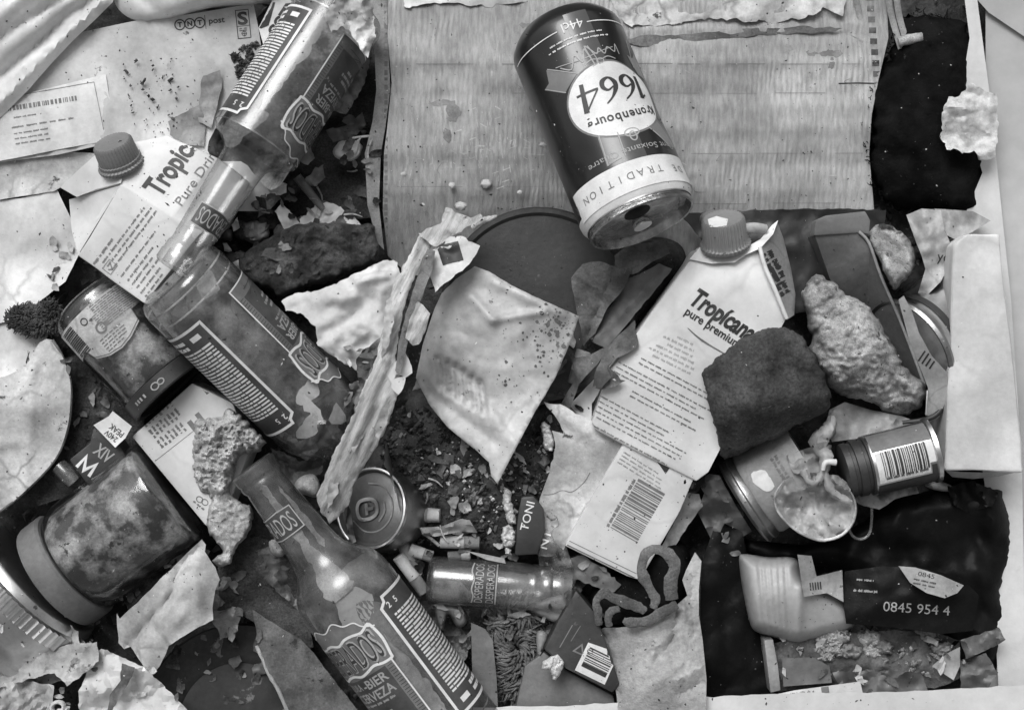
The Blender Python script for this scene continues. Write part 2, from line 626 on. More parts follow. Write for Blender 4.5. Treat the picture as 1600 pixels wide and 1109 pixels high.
    if bump:
        bn = N.new('ShaderNodeBump')
        bn.inputs['Strength'].default_value = bump
        bn.inputs['Distance'].default_value = bd
        hgt = nz(bsc or sc * 5, 8, brough)
        if wave:
            wt = N.new('ShaderNodeTexWave'); wt.inputs['Scale'].default_value = wave; wt.inputs['Distortion'].default_value = 7.0; wt.inputs['Detail'].default_value = 3; wt.inputs['Detail Scale'].default_value = .4
            L.new(tc.outputs['Object'], wt.inputs['Vector'])
            hgt = mix(ramp(nz(24, 3, .5, tc.outputs['Object']), (.4), 0, .68, .42), hgt, wt.outputs['Fac'])
        L.new(hgt, bn.inputs['Height'])
        L.new(bn.outputs[0], p.inputs['Normal'])
    MATS[name] = m
    return m


def glass_mat(name, tint, rough=0.12, dirt=0.25, dirt_v=0.3, sc=30, lo=.48, hi=.72, refl=1.0):
    """thin clear glass: lets light and sight through, mirrors at a slant, carries a film of dirt"""
    m = bpy.data.materials.new(name)
    m.use_nodes = True
    nt = m.node_tree
    N, L = nt.nodes, nt.links
    N.clear()
    out = N.new('ShaderNodeOutputMaterial')
    tr = N.new('ShaderNodeBsdfTransparent'); tr.inputs['Color'].default_value = (tint, tint, tint, 1)
    gl = N.new('ShaderNodeBsdfGlossy'); gl.inputs['Roughness'].default_value = rough
    gl.inputs['Color'].default_value = (.9, .9, .9, 1)
    lw = N.new('ShaderNodeLayerWeight'); lw.inputs['Blend'].default_value = .35
    mt = N.new('ShaderNodeMapRange')                       # longer way through the wall at the edges: darker there
    mt.inputs['From Min'].default_value, mt.inputs['From Max'].default_value = .25, 1.0
    mt.inputs['To Min'].default_value, mt.inputs['To Max'].default_value = tint, tint * .35
    L.new(lw.outputs['Facing'], mt.inputs['Value']); L.new(mt.outputs[0], tr.inputs['Color'])
    df = N.new('ShaderNodeBsdfDiffuse'); df.inputs['Color'].default_value = (dirt_v, dirt_v, dirt_v, 1)
    fr = N.new('ShaderNodeLayerWeight'); fr.inputs['Blend'].default_value = .5      # the same mirror from inside and outside a thin wall
    pw = N.new('ShaderNodeMath'); pw.operation = 'POWER'; pw.inputs[1].default_value = 4.5
    L.new(fr.outputs['Facing'], pw.inputs[0])
    fm_ = N.new('ShaderNodeMath'); fm_.operation = 'MULTIPLY_ADD'; fm_.inputs[1].default_value = .85; fm_.inputs[2].default_value = .07
    L.new(pw.outputs[0], fm_.inputs[0])
    tc = N.new('ShaderNodeTexCoord')
    nz = N.new('ShaderNodeTexNoise'); nz.inputs['Scale'].default_value = sc; nz.inputs['Detail'].default_value = 7; nz.inputs['Roughness'].default_value = .62
    L.new(tc.outputs['Object'], nz.inputs['Vector'])
    mr = N.new('ShaderNodeMapRange')
    mr.inputs['From Min'].default_value, mr.inputs['From Max'].default_value = lo, hi
    mr.inputs['To Min'].default_value, mr.inputs['To Max'].default_value = dirt * .15, dirt
    L.new(nz.outputs['Fac'], mr.inputs['Value'])
    bn = N.new('ShaderNodeBump'); bn.inputs['Strength'].default_value = .12; bn.inputs['Distance'].default_value = .003
    L.new(nz.outputs['Fac'], bn.inputs['Height'])
    L.new(bn.outputs[0], gl.inputs['Normal']); L.new(bn.outputs[0], fr.inputs['Normal'])
    m1 = N.new('ShaderNodeMixShader'); m2 = N.new('ShaderNodeMixShader')
    k = N.new('ShaderNodeMath'); k.operation = 'MULTIPLY'; k.inputs[1].default_value = refl
    L.new(fm_.outputs[0], k.inputs[0])
    L.new(mr.outputs[0], m1.inputs[0]); L.new(tr.outputs[0], m1.inputs[1]); L.new(df.outputs[0], m1.inputs[2])
    L.new(k.outputs[0], m2.inputs[0]); L.new(m1.outputs[0], m2.inputs[1]); L.new(gl.outputs[0], m2.inputs[2])
    L.new(m2.outputs[0], out.inputs['Surface'])
    return m
M_soil = mat('soil', .02, .085, 60, .85, .9, 260, spots=.35, spot_v=.15, spot_sc=190, fine=.3)
M_board = mat('pale_board', .56, .66, 12, .75, .15, 200, spots=.1, spot_v=.34, spot_sc=30, spot_w=.2, fine=.06, blot=.14, crease=.15, crease_sc=9)
M_table = mat('grey_table', .44, .47, 4, .6, .02)
M_env = mat('envelope_paper', .42, .62, 22, .75, .2, 160, spots=.24, spot_v=.12, spot_sc=70, fine=.08, blot=.25, crease=.35, crease_sc=14)
M_paper = mat('white_paper', .56, .8, 20, .75, .25, 140, spots=.2, spot_v=.24, spot_sc=50, spot_w=.12, fine=.08, blot=.24, crease=.4, crease_sc=20)
M_paperd = mat('stained_paper', .34, .64, 30, .8, .4, 140, spots=.26, spot_v=.09, spot_sc=70, fine=.16, blot=.3, crease=.55, crease_sc=24)
M_papergrey = mat('grey_paper', .20, .36, 30, .8, .4, 140, spots=.22, spot_v=.06, spot_sc=80, fine=.16, blot=.3, crease=.5, crease_sc=26)
M_carton = mat('carton_white', .58, .78, 12, .45, .12, 120, spots=.2, spot_v=.40, spot_sc=46, spot_w=.2, fine=.05, blot=.2, crease=.3, crease_sc=15)
M_card = mat('cardboard', .35, .49, 60, .85, .6, 120, stretch=(7, 1.4, 1), spots=.3, spot_v=.22, spot_sc=30, spot_w=.16, fine=.2, blot=.42, bd=.003, brough=.8, wave=100, crease=.3, crease_sc=9)
M_card_edge = mat('cardboard_edge', .22, .36, 60, .85, .5, spots=.2, fine=.2, blot=.25)
M_cardd = mat('dark_cardboard', .07, .18, 50, .85, .6, 260, spots=.25, spot_v=.03, spot_sc=80, fine=.3, blot=.35, crease=.4, crease_sc=30)
M_ink = mat('black_ink', .022, .04, 80, .55, 0)
M_inkg = mat('grey_ink', .13, .2, 80, .6, 0)
M_inkl = mat('pale_ink', .30, .38, 80, .6, 0)
M_inkw = mat('white_ink', .62, .75, 80, .5, 0)
M_capgrey = mat('cap_plastic', .16, .21, 30, .42, .15, 120, spots=.12, spot_v=.06, blot=.25)
M_glass = glass_mat('bottle_glass', .94, .14, .34, .45, 34, .48, .70, 1.1)
M_jarglass = glass_mat('jar_glass', .95, .1, .12, .3)
M_glassb = glass_mat('amber_glass', .95, .16, .26, .5, 30, .48, .68, .9)
M_glassd = glass_mat('dark_glass', .74, .24, .34, .36, 30, .44, .68, 1.0)
M_label = mat('bottle_label', .10, .20, 30, .5, .1, 120, spots=.16, spot_v=.32, fine=.14, blot=.3)
M_labeld = mat('bottle_label_dark', .035, .08, 30, .5, .1, 120, spots=.16, spot_v=.2, fine=.14, blot=.3)
M_liquid = mat('bottle_residue', .05, .5, 30, .6, .5, 120, lo=.44, hi=.58, blot=.5, fine=.3)
M_glint_rim = mat('glint_and_rim_grey', .22, .62, 60, .6, .4, 160, lo=.4, hi=.6, blot=.4, fine=.25)  # pale tone for the painted neck glints, also for heel rings and foil rim
M_can = mat('can_paint', .010, .016, 20, .3, .06, 70, spots=.05, spot_v=.08, coat=.3)
M_can2 = mat('can_stripe', .06, .075, 20, .3, .05, 70, coat=.3)
M_metal = mat('tin_metal', .60, .75, 30, .28, .1, 60, metal=1, spots=.12, spot_v=.2)
M_metald = mat('dull_metal', .30, .45, 40, .38, .25, 80, metal=1, spots=.2, spot_v=.12)
M_foil = mat('foil_board', .34, .54, 16, .55, .2, 90, metal=.08, spots=.2, spot_v=.18, spot_sc=90, blot=.3, fine=.12, crease=.25, crease_sc=18)
M_bag = mat('white_bag', .60, .74, 20, .4, .1, 60, sss=.1)
M_black = mat('black_plastic', .004, .008, 40, .5, .3, 26, spec=.15, fine=.3, bd=.004)
M_rag = mat('black_rag', .003, .010, 60, .95, .7, 400, spots=.08, spot_v=.05, spot_sc=160, spec=.1)
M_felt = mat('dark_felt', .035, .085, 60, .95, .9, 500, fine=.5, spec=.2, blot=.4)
M_meat = mat('dark_crust', .03, .17, 55, .85, .8, 260, spots=.3, spot_v=.014, spot_sc=150, fine=.5, blot=.35, bd=.005, brough=.8)
M_rock = mat('dark_stone', .036, .09, 40, .9, .45, 260, spots=.25, spot_v=.022, spot_sc=150, fine=.5, blot=.3, spec=.25, bd=.003, brough=.75, crease=.5, crease_sc=20)
M_bread = mat('pale_stone', .22, .56, 80, .9, .6, 300, spots=.34, spot_v=.09, spot_sc=170, fine=.5, blot=.3, bd=.004, brough=.8, crease=.6, crease_sc=40)
M_bread2 = mat('bread_crumb', .34, .66, 90, .9, .55, 300, spots=.3, spot_v=.14, spot_sc=190, fine=.45, blot=.25, bd=.004, brough=.8, crease=.5, crease_sc=60)
M_white = mat('white_plastic', .62, .78, 16, .45, .15, 80, spots=.12, spot_v=.3, blot=.16)
M_crumb = mat('white_crumb', .5, .8, 90, .8, .8, 260, blot=.2, fine=.15)
M_greyp = mat('grey_plastic', .12, .18, 24, .5, .2, 100, spots=.16, spot_v=.05, blot=.3, fine=.15)
M_dkp = mat('dark_plastic', .026, .042, 24, .48, .2, 100, spots=.16, spot_v=.09, fine=.15, blot=.25)
M_leaf = mat('dry_leaf', .06, .18, 40, .7, .5, 160, spots=.2, spot_v=.025, fine=.3, blot=.35, crease=.5, crease_sc=40)
M_wood = mat('peeled_strip', .34, .72, 30, .85, .8, 80, stretch=(1, 9, 1, -63), spots=.2, spot_v=.12, fine=.25, blot=.25, lo=.34, hi=.6, brough=.8)
M_food = mat('jar_contents', .02, .42, 50, .45, .6, 90, lo=.44, hi=.62, spots=.3, spot_v=.012, fine=.35, blot=.5)
M_film = glass_mat('clear_film', .85, .2, .5, .5, 60)
M_boxw = mat('white_card', .50, .66, 14, .7, .2, 120, spots=.16, spot_v=.3, spot_sc=40, spot_w=.15, fine=.08, blot=.22, crease=.35, crease_sc=11)
M_plate = mat('plate_glaze', .02, .05, 20, .35, .1, 60, spots=.3, spot_v=.14, spot_sc=60, spec=.4, fine=.3, blot=.5)
M_white2 = mat('mid_plastic', .26, .42, 30, .45, .2, 80, spots=.16, spot_v=.12, blot=.3, fine=.14, crease=.3, crease_sc=30)
M_butt = mat('butt_paper', .30, .5, 60, .8, .3, spots=.2, spot_v=.1)
M_filter = mat('butt_filter', .12, .2, 90, .85, .4, spots=.2, spot_v=.05)
M_cloth = mat('canvas_cloth', .30, .50, 24, .9, .6, 420, spots=.26, spot_v=.13, spot_sc=60, fine=.22, blot=.3, crease=.5, crease_sc=24)
M_strap = mat('strap_webbing', .09, .19, 70, .9, .9, 500, fine=.35, blot=.3)
M_moss = mat('dry_moss', .03, .10, 90, .95, .5)
M_fibre = mat('grey_fibre', .09, .2, 90, .9, .4)

# ---------------------------------------------------------------- the setting: soil, table beyond, pale boards
def ground():
    v2, f = trimesh(dens([(-500, -450), (1900, -450), (1900, 1500), (-500, 1500)], 26), 26, 3)
    V = [W(x, y, -66 + 16 * fbm(x, y, 120, 3) + 7 * fbm(x, y, 30, 4)) for x, y in v2]
    o = link('ground', V, f, M_soil, sharp=180)
    tag(o, 'dark damp soil under the heap of rubbish', None, None, 'structure'); return o
ground()

def crumbs(name, label, region, n, hfun, mat_, r0, r1, seed, at_h=None):
    """soil crumbs and shreds nobody could count: one object"""
    rnd = random.Random(seed)
    Q = np.array(region, float)
    lo, hi = Q.min(0), Q.max(0)
    V, F = [], []
    k = 0
    while k < n:
        p = np.array([[rnd.uniform(lo[0], hi[0]), rnd.uniform(lo[1], hi[1])]])
        if not inside_dist(p, Q)[0][0]: continue
        x, y = p[0]
        r = r0 + (r1 - r0) * rnd.random() ** 3
        h = hfun(x, y) + r * .3
        c = W(x, y, h)
        b = len(V)
        ax = Vector((rnd.uniform(-1, 1), rnd.uniform(-1, 1), rnd.uniform(-1, 1))).normalized()
        st = rnd.choice((1, 1, 1.4, 2.6))
        pts = []
        for dx, dy, dz in ((1, 0, 0), (-1, 0, 0), (0, 1, 0), (0, -1, 0), (0, 0, 1), (0, 0, -1), (.7, .7, .2), (-.6, .5, -.5)):
            q = Vector((dx, dy, dz)) * (r * rnd.uniform(.6, 1.2))
            q = q + ax * q.dot(ax) * (st - 1)
            pts.append(c + q * S)
        V += pts
        for t in ((0, 6, 4), (6, 2, 4), (2, 7, 4), (7, 1, 4), (1, 3, 4), (3, 0, 4), (0, 5, 6), (6, 5, 2), (2, 5, 7), (7, 5, 1), (1, 5, 3), (3, 5, 0)):
            F.append(tuple(b + i for i in t))
        k += 1
    o = link(name, V, F, mat_, sharp=30)
    return tag(o, label, None, None, 'stuff')

M_crumb_soil = mat('soil_crumb', .015, .09, 120, .75, .6, 300, spots=.3, spot_v=.16, spot_sc=240)
crumbs('soil_crumbs', 'loose dark soil crumbs and shreds filling the gaps', [(-60, -60), (1560, -60), (1560, 1170), (-60, 1170)], 2600, lambda x, y: -62 + 16 * fbm(x, y, 120, 3) + 7 * fbm(x, y, 30, 4), M_crumb_soil, 3, 11, 5)
H_mid = height([(590, 620, 10), (700, 620, 25), (640, 740, 30), (760, 760, 34), (840, 640, 20), (900, 760, 20), (760, 860, 10)], 5, 40, seed=2)
o = blob('soil_mound', [(560, 700), (600, 610), (680, 590), (780, 640), (850, 600), (900, 620), (905, 720), (880, 860), (760, 880), (640, 850), (570, 800)], -40, [(590, 620, 10), (700, 620, 25), (640, 740, 30), (760, 760, 34), (840, 640, 20), (900, 760, 20), (760, 860, 10)], M_soil, None, rim=40, na=5, ns=24, na2=4, ns2=9, seed=2)
tag(o, 'mound of dark wet soil in the middle of the heap', None, None, 'stuff')
crumbs('soil_grit', 'wet gritty soil crumbs around the middle mound', [(590, 640), (700, 640), (790, 720), (850, 640), (890, 660), (880, 760), (800, 860), (650, 850), (600, 760)], 1500, lambda x, y: H_mid(x, y) - 1, mat('wet_grit', .012, .10, 200, .18, .3, spots=.2, spot_v=.3, spot_sc=400), 1.6, 6.5, 8)
crumbs('soil_shreds', 'mid grey shreds and husks mixed into the wet soil', [(600, 640), (700, 610), (790, 720), (860, 640), (890, 680), (870, 780), (800, 850), (650, 840), (610, 760)], 150, lambda x, y: H_mid(x, y), M_leaf, 2.5, 10, 12)
crumbs('pale_grit', 'tiny pale chips scattered in the wet soil', [(690, 690), (760, 690), (840, 680), (880, 700), (830, 730), (800, 830), (720, 800), (640, 700)], 120, lambda x, y: H_mid(x, y) + 3, M_crumb, 1.2, 4, 9)

o = sheet('tabletop', [(1540, -400), (2300, -400), (2300, 1600), (1540, 1600)], -14, M_table, thick=4, step=60)
tag(o, 'plain light grey surface beyond the pale card', None, None, 'structure')
o = sheet('backing_card', [(1497, -80), (1530, -80), (1527, 0), (1548, 160), (1562, 300), (1580, 470), (1590, 620), (1597, 740), (1600, 900), (1602, 1160), (1565, 1160), (1556, 1000), (1560, 900), (1545, 800), (1530, 700), (1500, 500), (1510, 330), (1535, 270), (1500, 150), (1515, 60)], 8, M_board, thick=10, step=12, wr=1.5, ws=200)
tag(o, 'long pale card strip edging the heap on its right side', 'card')
o = sheet('folded_card', [(1527, 0), (1545, 20), (1610, 64), (1700, 120), (1700, -90), (1520, -90)], [(1527, 0, -2), (1610, 64, -6), (1600, -80, 20)], M_table, thick=3, step=12)
tag(o, 'grey card corner folded over at the top right', 'card')
o = sheet('mount_strip', [(740, 1104), (900, 1102), (1100, 1088), (1250, 1082), (1400, 1080), (1560, 1072), (1605, 1070), (1700, 1065), (1700, 1260), (740, 1260)], 74, M_board, thick=6, step=14, jag=2.5, js=18, wr=1, ws=150)
tag(o, 'pale rough edged card strip along the bottom of the heap', 'card')
# ---------------------------------------------------------------- top left: envelopes, plastic, carton
o = sheet('plastic_sheet', [(-60, -60), (200, -60), (176, 4), (150, 30), (112, 66), (80, 100), (45, 140), (5, 180), (-60, 235)], [(-60, -60, 60), (200, -60, 40), (5, 180, 12), (110, 66, 18), (40, 40, 60)], M_bag, thick=.9, step=7, wr=5, ws=60,
          ridges=[(-40, 150, 190, -40, 10, -14), (-50, 60, 90, -50, 14, 14), (-30, 190, 160, 0, 8, 10), (-60, 100, 140, -30, 7, -8), (20, 120, 120, 20, 6, 7)], seed=3)
tag(o, 'white folded plastic sheet draped over the top left corner', 'plastic sheet')
o = blob('plastic_tray', [(168, -60), (176, -10), (186, 16), (215, 33), (260, 30), (330, 13), (410, 6), (450, -10), (450, -60)], 4, [(170, -50, 30), (215, 20, 24), (300, -10, 60), (440, -40, 40)], M_white, None, rim=26, step=8, ridges=[(200, -20, 260, 30, 8, -8), (330, -40, 330, 10, 8, 8)], under=10)
tag(o, 'smooth white plastic tray edge above the postal envelope', 'tray')
env = sheet('envelope', [(-60, 228), (5, 178), (60, 110), (130, 50), (210, 33), (300, 22), (396, 6), (404, 45), (412, 100), (440, 250), (420, 330), (250, 330), (180, 222), (90, 242), (-60, 262)], [(-60, 240, 4), (130, 50, 4), (396, 6, 6), (420, 320, 4), (200, 180, 9)], M_env, thick=3, step=8, wr=3, ws=70,
            ridges=[(243, 40, 262, 100, 5, 5), (262, 100, 274, 150, 5, 4), (305, 55, 345, 105, 8, 5), (160, 115, 172, 210, 5, 4)], seed=1)
tag(env, 'large soiled postal envelope with round letter logo and square stamp mark', 'envelope')
k = Ink()
for i, c in enumerate('TNT'):
    k.ring(-21 + i * 15.6, 0, 8.8, 8.8, 2.0)
    k.text(c, -21 + i * 15.6, 0, None, 8.2, .05)
k.rect(19, 0, .9, 22)
k.text('post', 37, -1, 25, 11, .02)
put(k, px_map(env, 302, 37, -6), M_ink, env, label='round letter postal logo in black')
k = Ink().text('S', 0, 9, 16, 21, .035)
k.line([(-10, 22), (10, 22), (10, -22), (-10, -22)], 1.3, True)
k.rect(0, -3, 20, .8).rows(0, -7, 14, 2, 3, 1.8, 4).ring(0, -15, 4, 4, 1).rect(0, -15, 9, 1).rect(0, -15, 1, 9)
put(k, px_map(env, 380, 38, -6), M_ink, env, label='square black stamp mark with letter S')
win = sheet('address_label', [(-60, 172), (10, 154), (60, 142), (165, 116), (172, 160), (180, 218), (100, 232), (20, 248), (-60, 262)], [(-60, 172, 9), (165, 116, 10), (180, 218, 10), (-60, 262, 9)], M_paper, env, thick=.8, step=8, wr=2, ws=50, ridges=[(60, 130, 70, 240, 8, 4), (105, 130, 112, 235, 7, 4), (145, 120, 150, 220, 6, 3)])
k = Ink().line([(-90, 36), (64, 36), (66, -40)], .9)
put(k, px_map(win, 90, 175, -10), M_inkg, env)
k = Ink().barcode(0, 0, 108, 7.5, 46, 3).rows(-25, -15, 45, 1, 8, 2.2, 5).rows(-4, -30, 98, 1, 8, 2.8, 6, 0, 14).rows(-22, -40, 58, 3, 8, 2.4, 7)
put(k, px_map(win, 66, 162, -9), M_inkg, env)
o = sheet('torn_scrap', [(316, 118), (345, 110), (347, 130), (340, 165), (330, 200), (310, 190), (312, 150)], 16, M_papergrey, thick=.8, step=6, jag=2, cr=5, cs=22)
tag(o, 'small grey torn paper scrap lying on the postal envelope', 'paper scrap')
o = sheet('torn_scrap', [(262, 190), (310, 165), (322, 190), (318, 230), (290, 225), (266, 212)], 14, M_papergrey, thick=.8, step=6, jag=2, cr=4, cs=24, seed=4)
tag(o, 'flat grey torn scrap between envelope and juice carton', 'paper scrap')
crumbs('dirt_smears', 'dark crumbs of dirt sprinkled over the envelope', [(190, 90), (275, 90), (285, 210), (200, 210)], 70, lambda x, y: 12, M_crumb_soil, 1, 3.4, 21)
crumbs('dirt_smears', 'dark dirt clumped beside the slanted bottle label', [(360, 85), (400, 60), (402, 90), (372, 125)], 90, lambda x, y: 9, M_crumb_soil, 2, 6, 22)

nw = sheet('newspaper_strip', [(404, 44), (436, -20), (520, -40), (486, 20), (462, 44), (432, 84), (412, 72)], [(404, 44, 16), (520, -40, 30), (432, 84, 16)], M_paper, thick=.9, step=6, wr=2, ws=30)
tag(nw, 'white newspaper strip with bold serif capitals behind the bottle label', 'newspaper')
put(Ink().text('PRESS', 0, 0, 84, 21, .03), px_map(nw, 449, 20, 124), M_ink, nw)
put(Ink().poly([(-14, 4), (-6, 12), (24, 46), (8, -10), (-10, -18)], 5), px_map(nw, 412, 30, 0), M_ink, nw, 'black_corner')
low = sheet('paper_sheet', [(-60, 320), (30, 310), (90, 298), (110, 340), (125, 395), (102, 440), (55, 476), (20, 500), (-60, 520)], [(-60, 320, -8), (90, 298, -6), (125, 395, -8), (-60, 520, -10)], M_paper, thick=.9, step=8, wr=4, ws=60, jag=.8, seed=7)
tag(low, 'blank white paper sheet left of the tilted juice carton', 'paper')
low2 = sheet('paper_sheet', [(-60, 258), (20, 246), (95, 236), (150, 240), (110, 285), (84, 299), (0, 312), (-60, 322)], [(-60, 258, -2), (150, 240, -2), (84, 299, -4), (-60, 322, -5)], M_paperd, thick=.9, step=8, wr=3, ws=50, seed=8, jag=.5)
tag(low2, 'stained paper flap just under the address label', 'paper')
low3 = sheet('paper_sheet', [(-60, 505), (20, 495), (62, 472), (84, 500), (60, 560), (52, 600), (-60, 640)], [(-60, 505, -14), (62, 472, -14), (52, 600, -10), (-60, 640, -10)], M_paper, thick=.9, step=8, wr=5, ws=50, seed=9)
tag(low3, 'white paper corner at the left edge beneath the moss', 'paper')

# juice carton on the left
cl = thing('juice_carton', 'white juice carton with grey cap lying tilted under the slanted bottle neck', 'carton', (210, 340, 0), 'juice cartons')
v = [(189, 288, 122), (122, 399, 108), (226, 474, 108), (312, 366, 118), (268, 338, 124), (338, 246, 100), (262, 213, 92), (207, 222, 92), (150, 241, 70), (94, 293, 52), (118, 307, 54), (108, 312, 20), (378, 276, 84), (338, 352, 92)]
body = facets('body', v, [(0, 4, 3, 2, 1), (0, 7, 6, 5, 4), (4, 5, 12, 13, 3), (0, 10, 9, 8, 7)], M_carton, cl, skirt=-20, bev=3, sub=2, na=1.5, ns=60)
fin = facets('side_flap', [(189, 289, 121), (108, 312, 34), (112, 360, 50), (122, 398, 106), (142, 350, 66)], [(0, 1, 4), (1, 2, 4), (2, 3, 4), (3, 0, 4)], M_carton, cl, bev=0, sub=2)
flap = sheet('gable_fold', [(94, 293), (120, 268), (150, 241), (205, 224), (189, 286), (150, 296), (120, 308)], [(94, 293, 60), (150, 241, 78), (205, 224, 98), (189, 286, 126), (120, 308, 62)], M_carton, cl, thick=5, step=8, ridges=[(130, 280, 130, 281, 12, -4)])
ca = Axis((205, 262, 110), (172, 238, 150), 32)
capb = lathe('cap', Axis((191, 259, 100), (179, 232, 118), 32), [(0, 0), (0, 34), (5, 35), (7, 32), (12, 32), (13, 30), (38, 29), (42, 26), (42, 0)], M_capgrey, cl, seg=144, knurl=1.3, kn=72)
k = Ink().text('Tropicana', 0, 0, 134, 46, .03)
put(k, px_map([body], 281, 250, -53, 1, 1, skew=-6, off=1.0), M_ink, cl, label='bold black brand lettering running up the carton')
k = Ink().text('Pure Drinks', 0, 0, 118, 14, .0)
put(k, px_map([body], 312, 270, -55, 1, 1, off=1.0), M_inkg, cl)
k = Ink().rows(0, 0, 52, 1, 8, 4, 1, 0).rows(44, -10, 120, 3, 9, 2.8, 2, .1).rows(30, -46, 92, 1, 9, 2.6, 3, .1).rows(20, -58, 70, 3, 9, 2.8, 4).rows(12, -86, 60, 2, 9, 2.8, 5)
put(k, px_map([body], 162, 392, -53, 1, 1, off=1.0), M_inkg, cl)
k = Ink().line([(-9, -8), (9, -8), (9, 8), (-9, 8)], .8, True).line([(-5, 0), (-1, -5), (6, 5)], 1.4)
put(k, px_map([body], 172, 417, -53, 1, 1, off=1.0), M_inkg, cl, name='emblem')

# moss, lens shaped board
def clump(name, cx, cy, rx, ry, h, n, ln, rad, mat_, seed, label, cat, parent=None, spread=1.0):
    rnd = random.Random(seed)
    V, F = [], []
    for i in range(n):
        a, q = rnd.uniform(0, 6.283), rnd.random() ** .5
        x, y = cx + rx * q * math.cos(a), cy + ry * q * math.sin(a)
        hh = h * (1 - q * q * .8)
        b = a + rnd.uniform(-1.2, 1.2)
        l = ln * rnd.uniform(.5, 1.3)
        p = [(x, y, hh - l * .3), (x + l * .4 * math.cos(b) * spread, y + l * .4 * math.sin(b) * spread, hh + l * .15 * rnd.random()), (x + l * math.cos(b + .5) * spread, y + l * math.sin(b + .5) * spread, hh + l * rnd.uniform(-.3, .3))]
        r = rad * rnd.uniform(.6, 1.3)
        vv, ff = tube_geo(p, [r, r * .9, r * .35], 5, 3, off=len(V))
        V += vv; F += ff
    o = link(name, V, F, mat_, parent, sharp=180)
    if parent is None: tag(o, label, cat)
    return o
ms = clump('moss_tuft', 50, 498, 40, 22, 22, 700, 9, 1.5, M_moss, 3, 'dark tuft of dry moss on white paper at the left', 'moss', spread=.8)
for i_, (cx, cy, rx, ry, n_) in enumerate(((78, 486, 18, 18, 260), (34, 492, 20, 14, 200), (60, 512, 26, 14, 260), (86, 506, 12, 14, 120))):
    clump('moss_sprig', cx, cy, rx, ry, 26, n_, 8, 1.3, M_moss, 40 + i_, None, None, ms, .8)
clump('moss_tuft', 58, 582, 14, 18, 16, 60, 15, 1.2, M_moss, 4, 'thin wisp of dried roots on the pale board', 'moss', spread=1.3)
bpts = [(-60, 600), (0, 590), (40, 570), (62, 535), (82, 531), (97, 556), (109, 592), (110, 626), (105, 668), (86, 716), (40, 766), (-20, 815), (-60, 830)]
o = sheet('curved_board', bpts, [(82, 531, 22), (109, 600, 26), (105, 668, 28), (-60, 700, 36), (60, 640, 40), (0, 800, 22), (58, 600, 34)], M_paperd, thick=14, step=7, smooth=True, wr=2, ws=50, ridges=[(52, 570, 40, 760, 7, 4), (30, 620, 60, 560, 6, 3), (-20, 700, 30, 690, 6, 4)], seed=3)
tube('dark_rim', [(82, 531, 20), (97, 556, 20), (109, 592, 22), (111, 626, 24), (106, 668, 24), (87, 716, 24), (41, 766, 22), (-20, 815, 20)], 2.4, M_cardd, o)
tag(o, 'pale lens shaped board with dark rim at the left edge', 'board')
o = sheet('knitted_cloth', [(100, 560), (150, 545), (230, 640), (215, 700), (150, 760), (60, 790), (40, 770), (90, 715), (108, 660)], [(100, 560, -18), (230, 640, -14), (60, 790, -12), (150, 700, -8)], M_felt, thick=3, step=7, wr=6, ws=30, ridges=[(120 + 14 * i, 560, 90 + 14 * i, 760, 3.5, 5) for i in range(6)])
tag(o, 'dark ribbed cloth showing between pale board and glass jar', 'cloth')

# food jar with paper label
jar = thing('food_jar', 'glass food jar with curved barcode label and dark lid wedged under a bottle', 'jar', (200, 540, -50), 'food jars')
ax = Axis((136, 462, 24), (269, 611, 24), 71)
L = ax.L
lathe('glass_body', ax, [(0, 0), (0, 55), (4, 64), (10, 69), (18, 71), (L - 40, 71), (L - 30, 70), (L - 22, 69)], M_jarglass, jar, seg=72)
lathe('contents', ax, [(9, 0), (9, 52), (22, 64), (L - 42, 64), (L - 30, 60), (L - 30, 0)], M_food, jar, seg=60, wob=1.0, wseed=3)
lathe('lid', ax, [(L - 27, 69.5), (L - 26, 73), (L - 2, 73), (L, 70), (L - 1, 62), (L - 6, 60), (L - 6, 0)], M_dkp, jar, seg=72)
up = ax.along(0, 0)
def lab(off): return lambda t, s: ax.at(t, s / 71, 71 + off)
lp = [(26, 92), (26, -96), (66, -96), (70, -50), (92, -46), (104, -20), (108, 0), (104, 22), (92, 46), (72, 54), (76, 92)]
k = Ink().poly([(t, s) for t, s in lp], 6)
plab = put(k, lab(.6), M_paperd, jar, 'paper_label', 6)
k = Ink()
rnd = random.Random(2)
for i in range(15):
    k.rect(30 + i * 3.2 + rnd.uniform(-.4, .4), 58, rnd.choice((1.2, 1.8, 2.4)), 34)
put(k, lab(1.2), M_ink, jar, 'barcode')
k = Ink().ring(40, 18, 6, 6, 1.6)
kk = Ink()
rnd = random.Random(5)
for i in range(12):
    s0 = 4 if i > 3 else -2
    while s0 > -84:
        w = rnd.uniform(3, 12)
        kk.rect(30 + i * 3.4, s0 - w / 2, 1.3, w); s0 -= w + 2
for i in range(5):
    s0 = 20
    while s0 > -22 + i * 3:
        w = rnd.uniform(2, 9)
        kk.rect(78 + i * 5, s0 - w / 2, 1.6, w); s0 -= w + 2
kk.ring(64, 4, 9, 9, 3).rect(64, -6, 7, 9)
put(k, lab(1.2), M_ink, jar, 'emblem')
put(kk, lab(1.2), M_inkg, jar, 'small_print')
k = Ink().line([(t - 3, s) for t, s in lp[3:10]], 1.2)
put(k, lab(1.2), M_inkg, jar, 'label_border')
k = Ink().ring(L - 14, 2, 6, 7, 2).ring(L - 14, -9, 5, 6, 2)
for s in (24, 32, 38, 44): k.rect(L - 14, s, 6, 3.4)
put(k, lambda t, s: ax.at(t, s / 71, 74), M_inkl, jar, 'lid_print')

